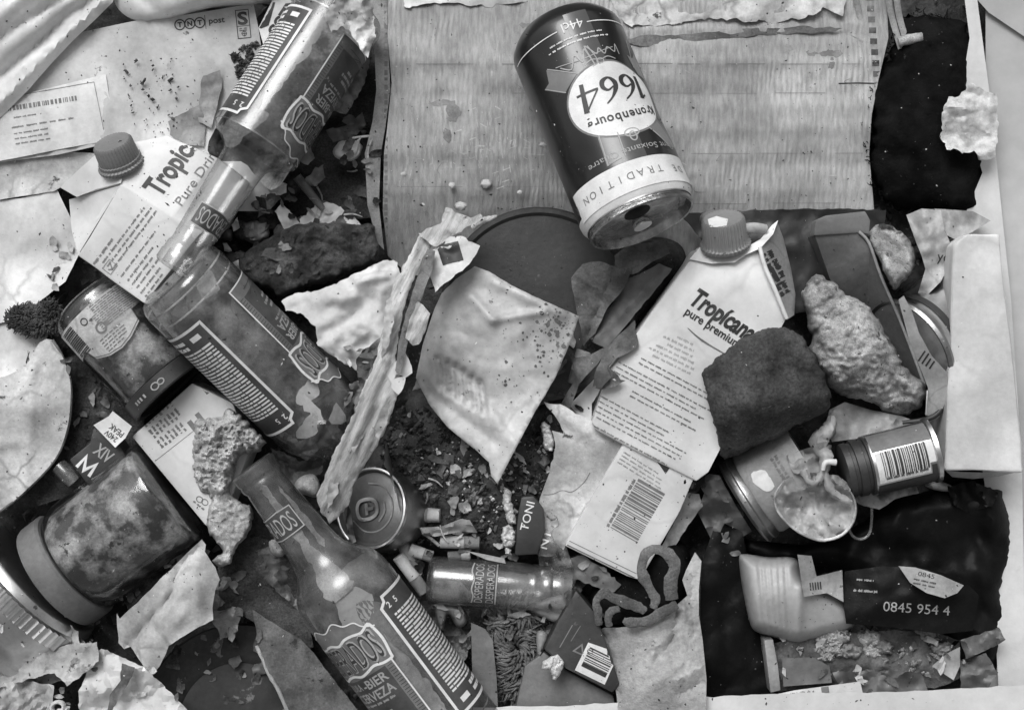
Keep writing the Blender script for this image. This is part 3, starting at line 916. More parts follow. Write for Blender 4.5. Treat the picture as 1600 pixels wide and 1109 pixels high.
# printed box under the bottle, small tabs
pb = box('printed_box', [(206, 682), (300, 598), (364, 630), (392, 700), (345, 818), (322, 822)], [38, 40, 40, 46, 44, 40], -50, M_carton, None, bev=3, sub=2)
tag(pb, 'white printed food box under the bread with rows of small type', 'box')
put(Ink().rect(0, 0, 150, .8).rect(24, 58, .8, 1), px_map(pb, 268, 700, -38, 1), M_inkg, pb, 'fold_line')
k = Ink()
for j in range(8):
    for i in range(4):
        if (j, i) != (0, 3): k.rows(-26 + i * 21 + (j % 2) * 2, -j * 7.4, 17, 1, 5, 4.2, j * 7 + i, .15, 9)
put(k, px_map(pb, 268, 632, 52, 1, 1, skew=0), M_inkg, pb, 'small_print')
k = Ink().rect(0, 0, 16, 8).rect(-2, 17, 16, 8).rect(-30, 52, 14, 9)
put(k, px_map(pb, 300, 664, 52), M_inkg, pb, 'printed_panel')
k = Ink().ring(0, 0, 6, 5, 1.5).ring(9, 2, 6, 5, 1.5).rows(6, -8, 24, 1, 4, 3, 4)
put(k, px_map(pb, 312, 780, 40), M_inkg, pb, 'emblem')
tab = sheet('printed_tab', [(146, 664), (170, 650), (176, 642), (206, 666), (196, 684), (180, 699)], [(146, 664, 58), (176, 642, 50), (206, 666, 54), (180, 699, 64)], M_paper, thick=7, step=6)
tag(tab, 'small white tab printed with a voltage beside the printed box', 'tab')
k = Ink().text('240V', 1, 6, 23, 9, .02).text('PEAK', 0, -6, 26, 9.5, .02)
put(k, px_map(tab, 178, 677, 218, 1), M_ink, tab)
mb = box('black_box', [(108, 718), (140, 692), (146, 668), (184, 690), (206, 730), (150, 775)], 44, -50, M_dkp, None, bev=3, sub=1)
tag(mb, 'black box end with bold white capital letters beside the large jar', 'box')
k = Ink().line([(-12, -11), (-10, 11), (0, -8), (10, 11), (12, -11)], 5.4)
put(k, px_map(mb, 136, 728, 38), M_inkw, mb)
k = Ink().text('XIV', 0, 0, 30, 20, .02)
put(k, px_map(mb, 162, 708, 38), M_inkl, mb)
tube('glass_shard', [(92, 728, 12), (106, 742, 14), (116, 752, 12)], [13, 14, 12], M_film, seg=12)
tag(bpy.data.objects['glass_shard'], 'stub of clear plastic beside the black lettered box', 'plastic piece')

# large jar, lower left
jar2 = thing('food_jar', 'large jar of dark mottled food with a wide plain grey lid', 'jar', (190, 820, -60), 'food jars')
ax = Axis((96, 896, 6), (268, 766, 20), 93)
L = ax.L
lathe('glass_body', ax, [(24, 80), (30, 82), (40, 88), (58, 93), (L - 10, 93), (L - 3, 91), (L, 84), (L, 0)], M_jarglass, jar2, seg=80)
lathe('contents', ax, [(30, 0), (30, 74), (44, 82), (60, 86), (L - 14, 86), (L - 9, 80), (L - 9, 0)], M_food, jar2, seg=80, wob=1.0, wseed=7)
lathe('lid', ax, [(-14, 0), (-14, 82), (-10, 90), (-4, 92), (26, 92), (30, 88), (30, 82)], M_greyp, jar2, seg=80)
axl = Axis((-22, 985, -30), (66, 900, -30), 128)
o = lathe('ribbed_lid', axl, [(0, 0), (0, 112), (6, 120), (20, 122), (26, 118), (40, 118), (46, 122), (axl.L - 46, 122), (axl.L - 44, 125, 1), (axl.L - 18, 125, 1), (axl.L - 16, 120), (axl.L - 4, 117), (axl.L, 112), (axl.L, 0)], M_metal, None, seg=240, knurl=4, kn=120)
tag(o, 'big ribbed metal lid behind the grey jar lid at left', 'lid')
# broken glass behind the jar shoulder
o = sheet('dark_wrapper', [(200, 880), (270, 835), (325, 812), (345, 840), (300, 870), (240, 920), (205, 940)], [(200, 880, -10), (325, 812, -10), (240, 920, -14)], M_black, thick=.9, step=6, wr=6, ws=20, cr=8, cs=24)
tag(o, 'crumpled black wrapper tucked under the large jar', 'wrapper')

# bottom left: torn leaf of paper, crumpled papers
o = sheet('torn_paper', [(315, 842), (322, 850), (320, 862), (336, 886), (343, 905), (336, 922), (332, 948), (333, 968), (300, 985), (264, 1008), (250, 1040), (236, 1058), (216, 1028), (204, 1009), (194, 1013), (186, 1004), (183, 978), (182, 958), (187, 966), (205, 950), (250, 905), (290, 866)],
          [(315, 842, 92), (343, 905, 74), (333, 968, 66), (236, 1058, 40), (184, 985, 48), (250, 905, 70), (262, 940, 82)], M_paperd, thick=.9, step=7, wr=2, ws=40, jag=1.2, js=10,
          ridges=[(316, 850, 282, 880, 5, -9), (282, 880, 265, 935, 6, -10), (265, 935, 200, 1008, 5, -8), (300, 890, 312, 950, 8, 6), (290, 935, 330, 960, 6, -5), (250, 1000, 300, 940, 8, 4)], seed=4)
tag(o, 'white torn paper leaf with a dark crease below the large jar', 'paper')
specs = [
    ('crumpled grey paper sheet at the bottom left edge', [(-60, 940), (0, 930), (60, 962), (115, 985), (150, 1020), (110, 1060), (40, 1080), (-60, 1090)], 22, M_papergrey, 26, 46),
    ('creased grey paper wedge under the crumpled sheets', [(20, 962), (58, 955), (92, 975), (84, 1012), (30, 1030), (14, 1000)], 40, M_papergrey, 14, 40),
    ('pale folded paper flap lying across the bottom left papers', [(-60, 1052), (30, 1030), (95, 1010), (128, 1003), (152, 1003), (154, 1032), (130, 1052), (105, 1072), (85, 1050), (40, 1062), (-60, 1090)], 52, M_paperd, 10, 50),
    ('small crumpled paper ball at the very bottom left', [(-60, 1075), (30, 1062), (85, 1070), (80, 1120), (30, 1180), (-60, 1180)], 50, M_paperd, 24, 34),
    ('bright crumpled tissue with dark torn gaps at the bottom', [(122, 1080), (150, 1020), (158, 1012), (200, 1030), (224, 1042), (245, 1060), (290, 1105), (330, 1180), (130, 1180)], 40, M_paper, 22, 44),
    ('narrow dirty paper tongue under the torn paper leaf', [(58, 956), (95, 965), (122, 985), (126, 1012), (92, 1018), (80, 985)], 36, M_paperd, 10, 26),
]
for i, (lbl, pts, h, m, cr, cs) in enumerate(specs):
    o = sheet('crumpled_paper', pts, h, m, thick=.9, step=5, jag=2.5, js=9, wr=8, ws=40, cr=cr * .6, cs=cs * .8, seed=20 + i, sharp=25)
    tag(o, lbl, 'paper', 'crumpled papers at the bottom left')
o = sheet('dark_scrap', [(190, 1035), (212, 1042), (200, 1070), (185, 1090), (176, 1109), (166, 1120), (172, 1085), (188, 1062)], 62, M_leaf, thick=.8, step=5, wr=3, ws=20, jag=1.5)
tag(o, 'narrow dark scrap lying on the bright crumpled tissue', 'scrap')
k = [(92 + 14 * math.cos(a) * (1 - a * .07), 1104 + 12 * math.sin(a) * (1 - a * .07), 70) for a in [i * .55 for i in range(16)]]
o = tube('paper_roll', k, 3.0, M_paper, flat=2.6)
tag(o, 'small spiral roll of pale paper at the bottom edge', 'paper roll')
axp = Axis((372, 1128, -30), (372.5, 1127, 6), 150)
o = lathe('glossy_plate', axp, [(0, 0), (0, 90), (10, 120), (26, 150), (30, 152), (33, 149), (22, 128), (14, 104), (12, 96), (8, 92), (6, 0)], M_plate, None, seg=96)
tag(o, 'dark glossy plate half buried at the bottom left', 'plate')
o = sheet('felt_insole', [(340, 870), (372, 850), (400, 838), (440, 850), (470, 880), (480, 960), (490, 1010), (470, 1020), (420, 985), (360, 950), (342, 930)], [(340, 870, 6), (440, 850, 14), (480, 1000, 8), (360, 950, 0)], M_felt, thick=8, step=6, wr=4, ws=30, ridges=[(342, 930, 470, 1016, 8, 7)])
tag(o, 'dark felt pad lying left of the upright beer bottle', 'felt pad')
o = sheet('cardboard_piece', [(395, 952), (430, 975), (470, 998), (490, 1020), (520, 1060), (560, 1110), (600, 1180), (470, 1180), (455, 1120), (420, 1050), (402, 1000)], [(395, 952, 10), (490, 1020, 14), (600, 1180, 20), (455, 1150, 34)], M_cardd, thick=6, step=7, wr=5, ws=40, jag=1, seed=5)
tag(o, 'grey brown fibreboard piece left of the upright beer bottle', 'board')
tube('board_edge', [(401, 1008, 18), (420, 1052, 22), (436, 1080, 26), (455, 1125, 32)], 3, M_card, o, wob=.5)
# ---------------------------------------------------------------- beer bottles
WORD = 'DESPERADOS'
def brand_outline(k, u0, u1, v0, v1, w):
    """wavy border round the brand word"""
    pts = []
    n = 9
    for i in range(n + 1):
        u = u0 + (u1 - u0) * i / n
        pts.append((u, v1 + 3 * math.sin(i * 2.2) + 2))
    pts += [(u1 + 4, v1 - 6), (u1 + 6, (v0 + v1) / 2), (u1 + 2, v0 + 2)]
    for i in range(n, -1, -1):
        u = u0 + (u1 - u0) * i / n
        pts.append((u, v0 + 3 * math.sin(i * 1.9 + 1) - 2))
    pts += [(u0 - 4, (v0 + v1) / 2)]
    k.curve(pts, w, True, 3)
    return pts

def beer_bottle(label, a, b, sc=1.0, glass=None, cut=None, front_th=-62, back_th=46, residue_or_glint=0, neck=True, scraps=(), squat=False, group='beer bottles with letterpress labels'):
    """a = centre of the base, b = the mouth"""
    ax = Axis(a, b, 80 * sc)
    q = ax.L / 555.0                                       # along the bottle
    t = lambda x: x * q
    R = lambda x: x * sc
    mid = tuple((np.array(a) + np.array(b)) / 2)
    bt = thing('beer_bottle', label, 'bottle', (mid[0], mid[1], min(a[2], b[2]) - 80 * sc), group)
    outp = [(0, 0), (5, 40), (2, 62), (6, 72), (16, 78), (26, 80), (300, 80), (318, 79), (332, 76.5), (345, 71), (356, 62), (366, 53), (377, 46), (392, 42), (412, 39.5), (440, 38), (500, 34), (522, 32.5), (526, 35), (531, 36), (536, 35), (540, 37), (552, 37), (555, 34), (555, 25), (535, 25)]
    inp = []
    if squat: outp = [(x if x <= 300 else 288 + (x - 300) * .5 if x <= 392 else x - 58 * (555 - x) / 163, r) for x, r in outp]
    px_, pr_ = [x for x, r in outp[5:]], [r for x, r in outp[5:]]
    rad = lambda v: float(np.interp(v, px_[:-2], pr_[:-2]))
    if cut:
        outp = [p for p in outp if p[0] < cut] + [(cut, 42)]
    lathe('glass', ax, [(t(x), R(r)) for x, r in outp + inp], glass or M_glass, bt, seg=96)
    if residue_or_glint:
        rnd = random.Random(residue_or_glint)
        k = Ink().poly([(x, y) for x, y in dens([(24, -95), (310, -110), (330, 0), (310, 110), (24, 95), (16, 0)], 14, 14, 60, True, residue_or_glint)], 12)
        put(k, lambda u, v: ax.at(t(u), math.pi + v / 74, R(74)), M_liquid, bt, 'residue_or_glint', 14)
        for t0, th0, w, h, m_ in scraps:
            k = Ink().poly(dens([(t0 - w, -h), (t0, -h * .7), (t0 + w, -h * .2), (t0 + w * .7, h * .6), (t0, h), (t0 - w * .8, h * .4)], 6, 5, 18, True, t0), 6)
            put(k, lambda u, v: ax.at(t(u), math.radians(th0) + v / 60, R(71)), m_, bt, 'stuck_scrap', 8)
        if neck and not cut and not squat:  # pale streaks inside the neck paint the sky's reflection on the glass
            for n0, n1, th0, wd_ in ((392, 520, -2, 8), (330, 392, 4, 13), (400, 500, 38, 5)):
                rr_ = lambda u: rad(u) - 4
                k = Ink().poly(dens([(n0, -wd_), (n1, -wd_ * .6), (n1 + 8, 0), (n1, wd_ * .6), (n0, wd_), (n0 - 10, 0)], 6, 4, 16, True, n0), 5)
                put(k, lambda u, v: ax.at(t(u), math.radians(th0) + v / 34, R(rr_(u))), M_glint_rim, bt, 'residue_or_glint', 8)
    for t_, r_ in ((22, 78.4), (46, 77)):
        lathe('heel_ring', ax, [(t(t_), R(r_)), (t(t_ + 1.6), R(r_ + .4)), (t(t_ + 3), R(r_))], M_glint_rim, bt, seg=80)
    fc, bc = math.radians(front_th) * 80, math.radians(back_th) * 80
    # label sheets
    fm = lambda off: (lambda u, v: ax.at(t(v), (fc + u) / 80, R(rad(v)) + off))
    bm_ = lambda off: (lambda u, v: ax.at(t(v), (bc + u) / 80, R(rad(v)) + off))
    if front_th is not None:
        f = [(-66, 70), (66, 70), (66, 206), (76, 214), (76, 258), (60, 268), (52, 280), (36, 284), (22, 296), (0, 288), (-22, 296), (-40, 284), (-60, 282), (-70, 262), (-66, 206)]
        put(Ink().poly(f, 8), fm(.5), M_label, bt, 'front_label')
        put(Ink().poly([(-52, 92), (52, 92), (52, 200), (-52, 200)], 8), fm(.9), M_labeld, bt, 'label_panel')
        k = Ink().line([(-66, 206), (-66, 70), (66, 70), (66, 206)], 2.4)
        k.curve(f[4:14], 2.2)
        pts = brand_outline(k, -66, 68, 208, 262, 4.2)
        rnd = random.Random(3)
        put(k, fm(1.1), M_inkw, bt, 'label_border')
        put(Ink().text(WORD, 0, 236, 134, 51, .035), fm(1.2), M_inkl, bt, 'letter_edges')
        k = Ink().text(WORD, 0, 236, 128, 46, -.004)
        put(k, fm(1.5), M_ink, bt, label='tall condensed brand word in dark letters')
        k = Ink().text('-BIER', 22, 188, 50, 15, .02).text('TEQUILA', -30, 188, 46, 15, .02).text('CERVEZA', 4, 168, 84, 16, .02).rows(0, 154, 84, 1, 4, 4, 6, 0, 12)
        k.solid_rows(0, 136, 60, 3, 10, 5, 2)
        put(k, fm(1.2), M_inkl, bt, label='pale beer lettering')
        k = Ink()
        for i in range(22): k.rect(-59, 92 + i * 5, 9, .9).rect(59, 92 + i * 5, 9, .9)
        for i in range(9): k.line([(0, 84), (40 * math.cos(math.pi * i / 8), 84 + 34 * math.sin(math.pi * i / 8))], .9)
        put(k, fm(1.1), M_ink, bt, 'printed_ornament')
    if back_th is not None:
        g = [(-52, 68), (56, 68), (56, 284), (-40, 284), (-42, 276), (-52, 270)]
        put(Ink().poly(g, 8), bm_(.5), M_labeld, bt, 'back_label')
        k = Ink().line(g, 4.6, True)
        put(k, bm_(1.0), M_inkw, bt, 'label_border')
        k = Ink().solid_rows(6, 250, 92, 25, 6.1, 3.3, residue_or_glint + 7, .12, 15)
        k.rect(-26, 84, 20, 9).solid_rows(22, 92, 44, 2, 11, 7, 4, 0, 18)
        k.text('2', -38, 268, None, 10, .02).text('5', -22, 268, None, 10, .02)
        put(k, bm_(1.0), M_inkw, bt, 'small_print')
    if neck and not cut:
        nm = lambda off: (lambda u, v: ax.at(t(v), math.radians(-58) + u / 36, R(rad(v)) + off))
        put(Ink().poly([(-52, 438), (52, 438), (52, 476), (-52, 476)], 6), nm(.6), M_labeld, bt, 'neck_label')
        put(Ink().line([(-52, 438), (-30, 436), (-10, 440), (10, 437), (52, 438), (52, 476), (30, 478), (0, 475), (-52, 476)], 1.8, True).text(WORD, 0, 457, 92, 28, 0), nm(1.0), M_inkl, bt)
    return bt, ax

beer_bottle('beer bottle lying neck down over the juice carton at the upper left', (542, 5, 70), (272, 420, 156), .87, M_glassb, residue_or_glint=3, front_th=-76, back_th=58, squat=True, scraps=((150, 8, 110, 16, M_papergrey), (300, 20, 40, 26, M_leaf)))
beer_bottle('clear beer bottle with its base turned up and its neck hidden under the pale strip', (270, 428, 134), (646, 797, -40), .93, M_glass, cut=392, residue_or_glint=5, front_th=-84, back_th=48, scraps=((40, -30, 16, 20, M_paperd), (38, 20, 12, 18, M_cardd), (110, -36, 30, 14, M_cardd), (268, -22, 14, 26, M_paper), (292, -8, 26, 9, M_white), (312, 14, 16, 22, M_paperd), (330, -24, 14, 16, M_papergrey), (240, 70, 50, 18, M_papergrey)))
beer_bottle('beer bottle with mouth pointing up left running off the bottom edge', (728, 1173, 66), (393, 728, 112), .97, M_glassd, residue_or_glint=8, front_th=-42, back_th=66, scraps=((296, 4, 34, 30, M_paper), (258, 16, 40, 24, M_papergrey), (150, 12, 90, 12, M_paperd)))
bt3 = [o for o in COL.objects if o.get('label', '').startswith('beer bottle with mouth')][0]

# ---------------------------------------------------------------- top: corrugated card and beer can
card = sheet('cardboard_sheet', [(602, -60), (606, 60), (612, 130), (606, 190), (600, 240), (598, 330), (606, 400), (640, 430), (960, 440), (1280, 430), (1366, 330), (1358, 240), (1362, 180), (1372, 128), (1388, 60), (1384, -60)],
             [(602, -60, 6), (1384, -60, 6), (602, 330, 4), (1366, 330, -2), (900, 200, 12), (700, 420, -48), (1000, 440, -52), (1280, 430, -52), (660, 285, 9), (820, 285, 10), (1100, 285, 10), (1330, 285, 8), (680, 335, -10), (850, 335, -12), (1100, 335, -12), (1300, 335, -10)], M_card, thick=8, step=9, wr=3, ws=90, seed=2,
             ridges=[(606, 95, 1370, 97, 7, 2.5), (606, 150, 1360, 148, 9, -2.5), (700, 205, 1360, 200, 8, 2), (606, 256, 1358, 258, 9, -2.5), (610, 300, 1366, 296, 7, 2), (980, 36, 1330, 28, 7, -5), (980, 60, 1350, 52, 5, -4), (690, 160, 720, 200, 14, -6), (606, 100, 1372, 98, 5, 1.5), (700, 230, 790, 236, 20, 3), (1310, 132, 1375, 131, 3, -6)])
tag(card, 'big stained corrugated cardboard sheet under the beer can', 'cardboard')
o = sheet('torn_ply', [(930, -60), (960, 20), (985, 42), (1040, 40), (1120, 30), (1200, 36), (1250, 30), (1290, 14), (1320, 24), (1322, -60)], [(930, -60, 26), (1322, -60, 26), (1120, 36, 24), (960, 20, 22), (1300, 20, 24)], M_paperd, card, thick=3, step=5, jag=6, js=16, wr=4, ws=24, cr=5, cs=50, seed=5)
for i_, pl_ in enumerate(([(1180, 58), (1240, 50), (1330, 56), (1366, 70), (1340, 82), (1260, 74), (1200, 72)], [(1250, 90), (1300, 84), (1352, 92), (1358, 122), (1310, 126), (1262, 112)], [(640, -40), (760, -40), (850, -40), (842, 2), (760, 10), (690, 4), (630, 12)])):
    sheet('torn_ply', pl_, 17, M_card_edge if i_ < 2 else M_env, card, thick=1.2, step=5, jag=4, js=12, wr=3, ws=20, cr=4, cs=30, seed=30 + i_)
o = sheet('torn_edge', [(968, 64), (1000, 56), (1080, 54), (1180, 44), (1260, 42), (1318, 44), (1300, 50), (1180, 56), (1080, 66), (1000, 72)], 23, M_cardd, card, thick=.8, step=6, jag=3, js=22, seed=6)
M_stain = mat('card_stain', .17, .30, 60, .9, .3, spots=.2, fine=.2)
M_scuff = mat('card_scuff', .46, .6, 60, .9, .3, fine=.2)
rnd = random.Random(21)
for i_, (cx, cy, w_, h_) in enumerate(((708, 176, 12, 16), (700, 212, 8, 12), (690, 160, 20, 5), (1290, 84, 30, 4), (1300, 100, 4, 8), (1232, 75, 6, 8), (852, 226, 9, 3), (820, 40, 10, 5))):
    put(Ink().poly(dens([(cx + w_ * math.cos(a), -(cy + h_ * math.sin(a))) for a in [j * .7 for j in range(9)]], 4, 6, 7, True, i_), 4), px_map(card, 0, 0, 0, off=.3), M_stain, card, 'stain')
k = Ink()
for i_ in range(150):
    x, y = rnd.gauss(752, 44), rnd.gauss(232, 24)
    if i_ > 105: x, y = rnd.uniform(620, 1350), rnd.uniform(70, 320)
    l, w_ = rnd.uniform(2, 13), rnd.uniform(.5, 1.6)
    k.rect(x, -y, l, w_, rnd.choice((0, 90, 80, 100, 20, -30)))
put(k, px_map(card, 0, 0, 0, off=.4), M_scuff, card, 'scuffs')
k = Ink()
for i_ in range(9):
    x, y = rnd.uniform(620, 1360), rnd.uniform(60, 330)
    k.curve([(x, -y), (x + rnd.uniform(-14, 14), -y - rnd.uniform(2, 12)), (x + rnd.uniform(-20, 20), -y - rnd.uniform(8, 26))], [.5, 1.1, .4])
put(k, px_map(card, 0, 0, 0, off=.4), M_stain, card, 'scratches')
k = Ink()
for y, x0, x1 in ((100, 650, 1340), (146, 800, 1300), (240, 1080, 1350), (292, 620, 900), (318, 1060, 1350)):
    x = x0
    while x < x1:
        w_ = rnd.uniform(20, 110)
        k.rect(x + w_ / 2, -y + rnd.uniform(-.6, .6), w_, rnd.uniform(.5, 1.2)); x += w_ + rnd.uniform(6, 60)
put(k, px_map(card, 0, 0, 0, off=.35), mat('fold_tone', .22, .28, 60, .9, 0), card, 'fold_lines')
flap = sheet('folded_flap', [(576, -60), (603, -60), (606, 60), (610, 140), (602, 200), (595, 240), (592, 320), (600, 390), (590, 380), (574, 320), (570, 240), (582, 190), (588, 140), (584, 60)], [(576, -60, 22), (606, 60, 16), (570, 240, 26), (592, 320, 14), (600, 390, 2)], M_card_edge, card, thick=3, step=6, wr=2, ws=40)
k = Ink()
y = 10
rnd = random.Random(4)
while y < 385:
    k.rect(0, -y, 5, rnd.uniform(3, 9)); y += rnd.uniform(9, 15)
put(k, px_map([flap, card], 603, 0, 0), M_inkg, card, 'corrugation')
k = Ink()
for i in range(11):
    k.rect(i * 1.6, -i * 17, 11, 9)
put(k, px_map(card, 1357, -20, 0), M_cardd, card, 'corrugation')
put(Ink().line([(0, 0), (30, 1), (62, 0)], 2.2), px_map(card, 1310, 131, 0), M_ink, card, 'slit')
for i, (pts, lbl) in enumerate(([[(1330, -40, 18), (1342, 20, 16), (1352, 60, 10)], 'thin pale strip left of the corrugated edge top right'], [[(1384, -40, 30), (1392, 20, 26), (1408, 76, 16)], 'narrow plastic strap beside the black rag top right'], [[(1398, -40, 32), (1404, 20, 28), (1416, 64, 18)], 'outer plastic strap reaching the black rag top right'])):
    tag(tube('plastic_strap', pts, 5, M_card_edge, flat=.4), lbl, 'strap', 'straps at the top right')
tag(tube('cork_plug', [(1404, 66, 26), (1420, 62, 28), (1440, 58, 26)], [8, 8, 7], M_bread2, seg=12, wob=.2), 'short pale cork stub on the black rag top right', 'cork')

chips = [(720, 322, 8), (760, 287, 8), (706, 290, 5), (848, 226, 5), (630, 272, 4), (700, 214, 4), (770, 246, 4), (736, 232, 5), (716, 240, 4), (688, 236, 3), (812, 300, 4), (660, 320, 3)]
for i, (x, y, r) in enumerate(chips):
    o = blob('paper_chip', [(x + r * 1.2 * math.cos(a), y + r * .9 * math.sin(a)) for a in [j * 1.05 + i for j in range(6)]], 14, 14 + r * .6, M_crumb, None, rim=4, step=3, jag=1.5, js=5, seed=i, under=4)
    tag(o, ['white paper chip on cardboard just above the pale torn strip', 'white chip on cardboard left of the beer can middle', 'smaller white chip beside the chip left of the beer can', 'pale chip touching the left side of the beer can', 'tiny chip near the left cardboard edge', 'tiny chip above the speckled patch of the cardboard', 'tiny chip right of the speckled patch of the cardboard', 'small chip within the speckled cardboard patch', 'tiny chip low in the speckled cardboard patch', 'tiniest chip at the left of the speckled patch', 'tiny chip below left of the beer can', 'tiny chip near the lower left cardboard corner'][i], 'chip', 'pale chips on the cardboard')

can = thing('beer_can', 'dark beer can with white oval year badge lying upside down on the cardboard', 'can', (940, 200, 10))
ax = Axis((876, 44, 92), (1004, 350, 184), 86)
L = ax.L
ax.dents = ((110, -.95, 34, .35, 4), (235, .75, 22, .3, 3), (60, .6, 26, .3, 2.2), (285, -1.0, 16, .4, 2.5), (190, -1.3, 30, .3, 3))
lathe('body', ax, [(0, 0), (2, 50), (-3, 62), (0, 66), (8, 74), (22, 84), (30, 86)] + [(x, 86) for x in range(42, int(L - 34), 10)] + [(L - 30, 86), (L - 22, 85), (L - 12, 79.5)], M_can, can, seg=120)
M_lid = mat('lid_metal', .25, .6, 60, .22, .5, 60, metal=1, blot=.4, bd=.004)
lathe('lid', ax, [(L - 12, 79.5), (L - 8, 79), (L - 7, 80), (L - 2, 80.5), (L, 78.5), (L - 1, 76), (L - 12, 72), (L - 13, 64), (L - 9, 58), (L - 10, 0)], M_lid, can, seg=120)
lathe('shoulder_rim', ax, [(L - 14, 80.8), (L - 11, 80.4)], M_metal, can, seg=120)
put(Ink().poly([(20 * math.cos(a) + 4, 24 * math.sin(a) + 30) for a in [i * .3 for i in range(21)]]), lambda u, v: ax.at(L - 8.8, 0, 0) + ax.b * (u * S) + ax.e * (v * S), M_black, can, 'drink_opening')
put(Ink().ring(0, -14, 13, 20, 5).ring(0, 2, 6, 6, 2), lambda u, v: ax.at(L - 6.5, 0, 0) + ax.b * (u * S) + ax.e * (v * S), M_metal, can, 'pull_ring')
tabk = lathe('pull_tab', Axis((1004, 352, 205), (1010, 364, 209)), [(0, 0), (0, 14), (2, 14), (2, 0)], M_metal, can, seg=24)
ROT = 20                                                   # badge sits a little to the right side
cm = ax.up(0, 0, .7)
def CM(off, s0=-18): return ax.up(0, s0, off)
put(Ink().rect(0, 74, 36, 100), CM(.5), M_can2, can, 'centre_stripe')
put(Ink().rect(0, 252, 36, 50), CM(.5), M_can2, can, 'centre_stripe')
put(Ink().poly([(-135, L - 66), (135, L - 66), (135, L - 22), (-135, L - 22)], 9), CM(.6, -30), M_inkw, can, 'white_band')
lathe('band_edge', ax, [(L - 30, 86.6), (L - 22, 85.7), (L - 13, 80.6)], M_inkw, can, seg=120)
k = Ink()
for i, c in enumerate('DE TRADITION K'):
    if c != ' ': k.text(c, -80 + i * 15.5, L - 44, None, 11, .0)
put(k, CM(1.1, -14), M_inkg, can)
BO = 170
put(Ink().ell(0, BO + 2, 76, 62, 48), CM(.6, -28), M_inkg, can, 'badge_border')
put(Ink().ell(0, BO + 2, 73, 59, 48), CM(.9, -28), M_inkw, can, 'badge')
k = Ink()
def dig1(k, x): k.line([(x + 4, 12), (x, -26)], [8, 6]).line([(x - 5, 6), (x + 5, 12)], 3)
def dig6(k, x):
    k.curve([(x + 13, 12), (x + 2, 4), (x - 7, -8), (x - 9, -18), (x - 2, -27), (x + 8, -23), (x + 10, -14), (x + 4, -8), (x - 5, -12)], [2, 3, 7, 7.5, 3, 7, 6.5, 3, 2])
def dig4(k, x):
    k.line([(x + 12, 14), (x + 5, -30)], [8, 6]).line([(x + 12, 14), (x - 14, -14)], 2.4).line([(x - 15, -15), (x + 17, -15)], 3.4)
dig1(k, -46); dig6(k, -26); dig6(k, 4); dig4(k, 36)
n0 = len(k.V)
k.V = [(u * 1.02, BO + v * 1.0 - 4) for u, v in k.V]
put(k, CM(1.5, -28), M_ink, can, label='serif year numerals in the badge')
k = Ink()
name = 'Kronenbourg'
adv = [13, 8, 11, 11.5, 10, 11.5, 11, 11, 11.5, 8, 11]
u = -60
for c, a in zip(name, adv):
    uu = u + a / 2
    asc = c in 'Kb'
    V, F = glyphs(c, .02)
    k.add([((p[0] - .28) * 19 * 1.0, p[1] * 20) for p in V], F, uu, BO + 27 - (uu / 62) ** 2 * 9)
    u += a
put(k, CM(1.5, -28), M_ink, can, label='brand lettering curved along the badge')
M_rib = mat('ribbon_print', .16, .2, 30, .3, 0)
for pts in ([(66, BO - 34), (96, BO - 58), (84, BO - 62), (80, BO - 82), (40, BO - 52)], [(-66, BO - 36), (-60, BO - 70), (-72, BO - 66), (-84, BO - 78), (-84, BO - 30)], [(46, BO + 42), (20, BO + 52), (22, BO + 92), (50, BO + 96)], [(-26, BO + 52), (-56, BO + 40), (-84, BO + 84), (-62, BO + 88)]):
    put(Ink().poly(pts), CM(.55, -26), M_rib, can, 'ribbon')
k = Ink().line([(50, BO + 96), (46, BO + 48)], 1.5).line([(22, BO + 92), (20, BO + 54)], 1.5).line([(-62, BO + 88), (-28, BO + 54)], 1.5).line([(-84, BO + 84), (-56, BO + 40)], 1.5).line([(80, BO - 82), (40, BO - 52)], 1.5).line([(96, BO - 58), (66, BO - 34)], 1.2)
k.ring(0, BO + 60, 12, 7, 2).ring(0, BO + 66, 6, 8, 2).ring(2, BO - 60, 6, 5, 1.5).curve([(-24, BO - 60), (-12, BO - 65), (0, BO - 62), (14, BO - 65), (26, BO - 60)], 1.6)
k.curve([(-60, BO - 48), (-68, BO - 76), (-70, BO - 96)], 1.4)
put(k, CM(.9, -28), M_inkl, can, 'printed_ornament')
k = Ink().text('44cl', 0, 44, 32, 15, .0)
k.line([(-120, 45), (-22, 45)], 1.5).line([(24, 45), (120, 45)], 1.5)
k.rows(2, 62, 84, 1, 6, 2.4, 3, 0).rows(0, 70, 96, 1, 6, 2.6, 4, 0)
put(k, CM(1.2, -8), M_inkw, can, label='volume marking upside down')
k = Ink().curve([(-44, 112), (-30, 122), (-20, 104), (-12, 118), (-4, 100), (2, 128), (-2, 96), (10, 112), (16, 104), (22, 114), (30, 104), (40, 112), (46, 100), (48, 116)], 1.8).curve([(-50, 108), (-10, 114), (40, 104)], 1.2).curve([(-2, 130), (8, 124), (2, 96)], 1.4)
k.V = [(-u * 1.05, v * 1.0 - 14) for u, v in k.V]
put(k, CM(1.0, -14), M_inkl, can, 'signature')
k = Ink().text('Cent Soixante Quatre', 0, L - 82, 150, 11, .0)
put(k, CM(1.0, -24), M_inkl, can)

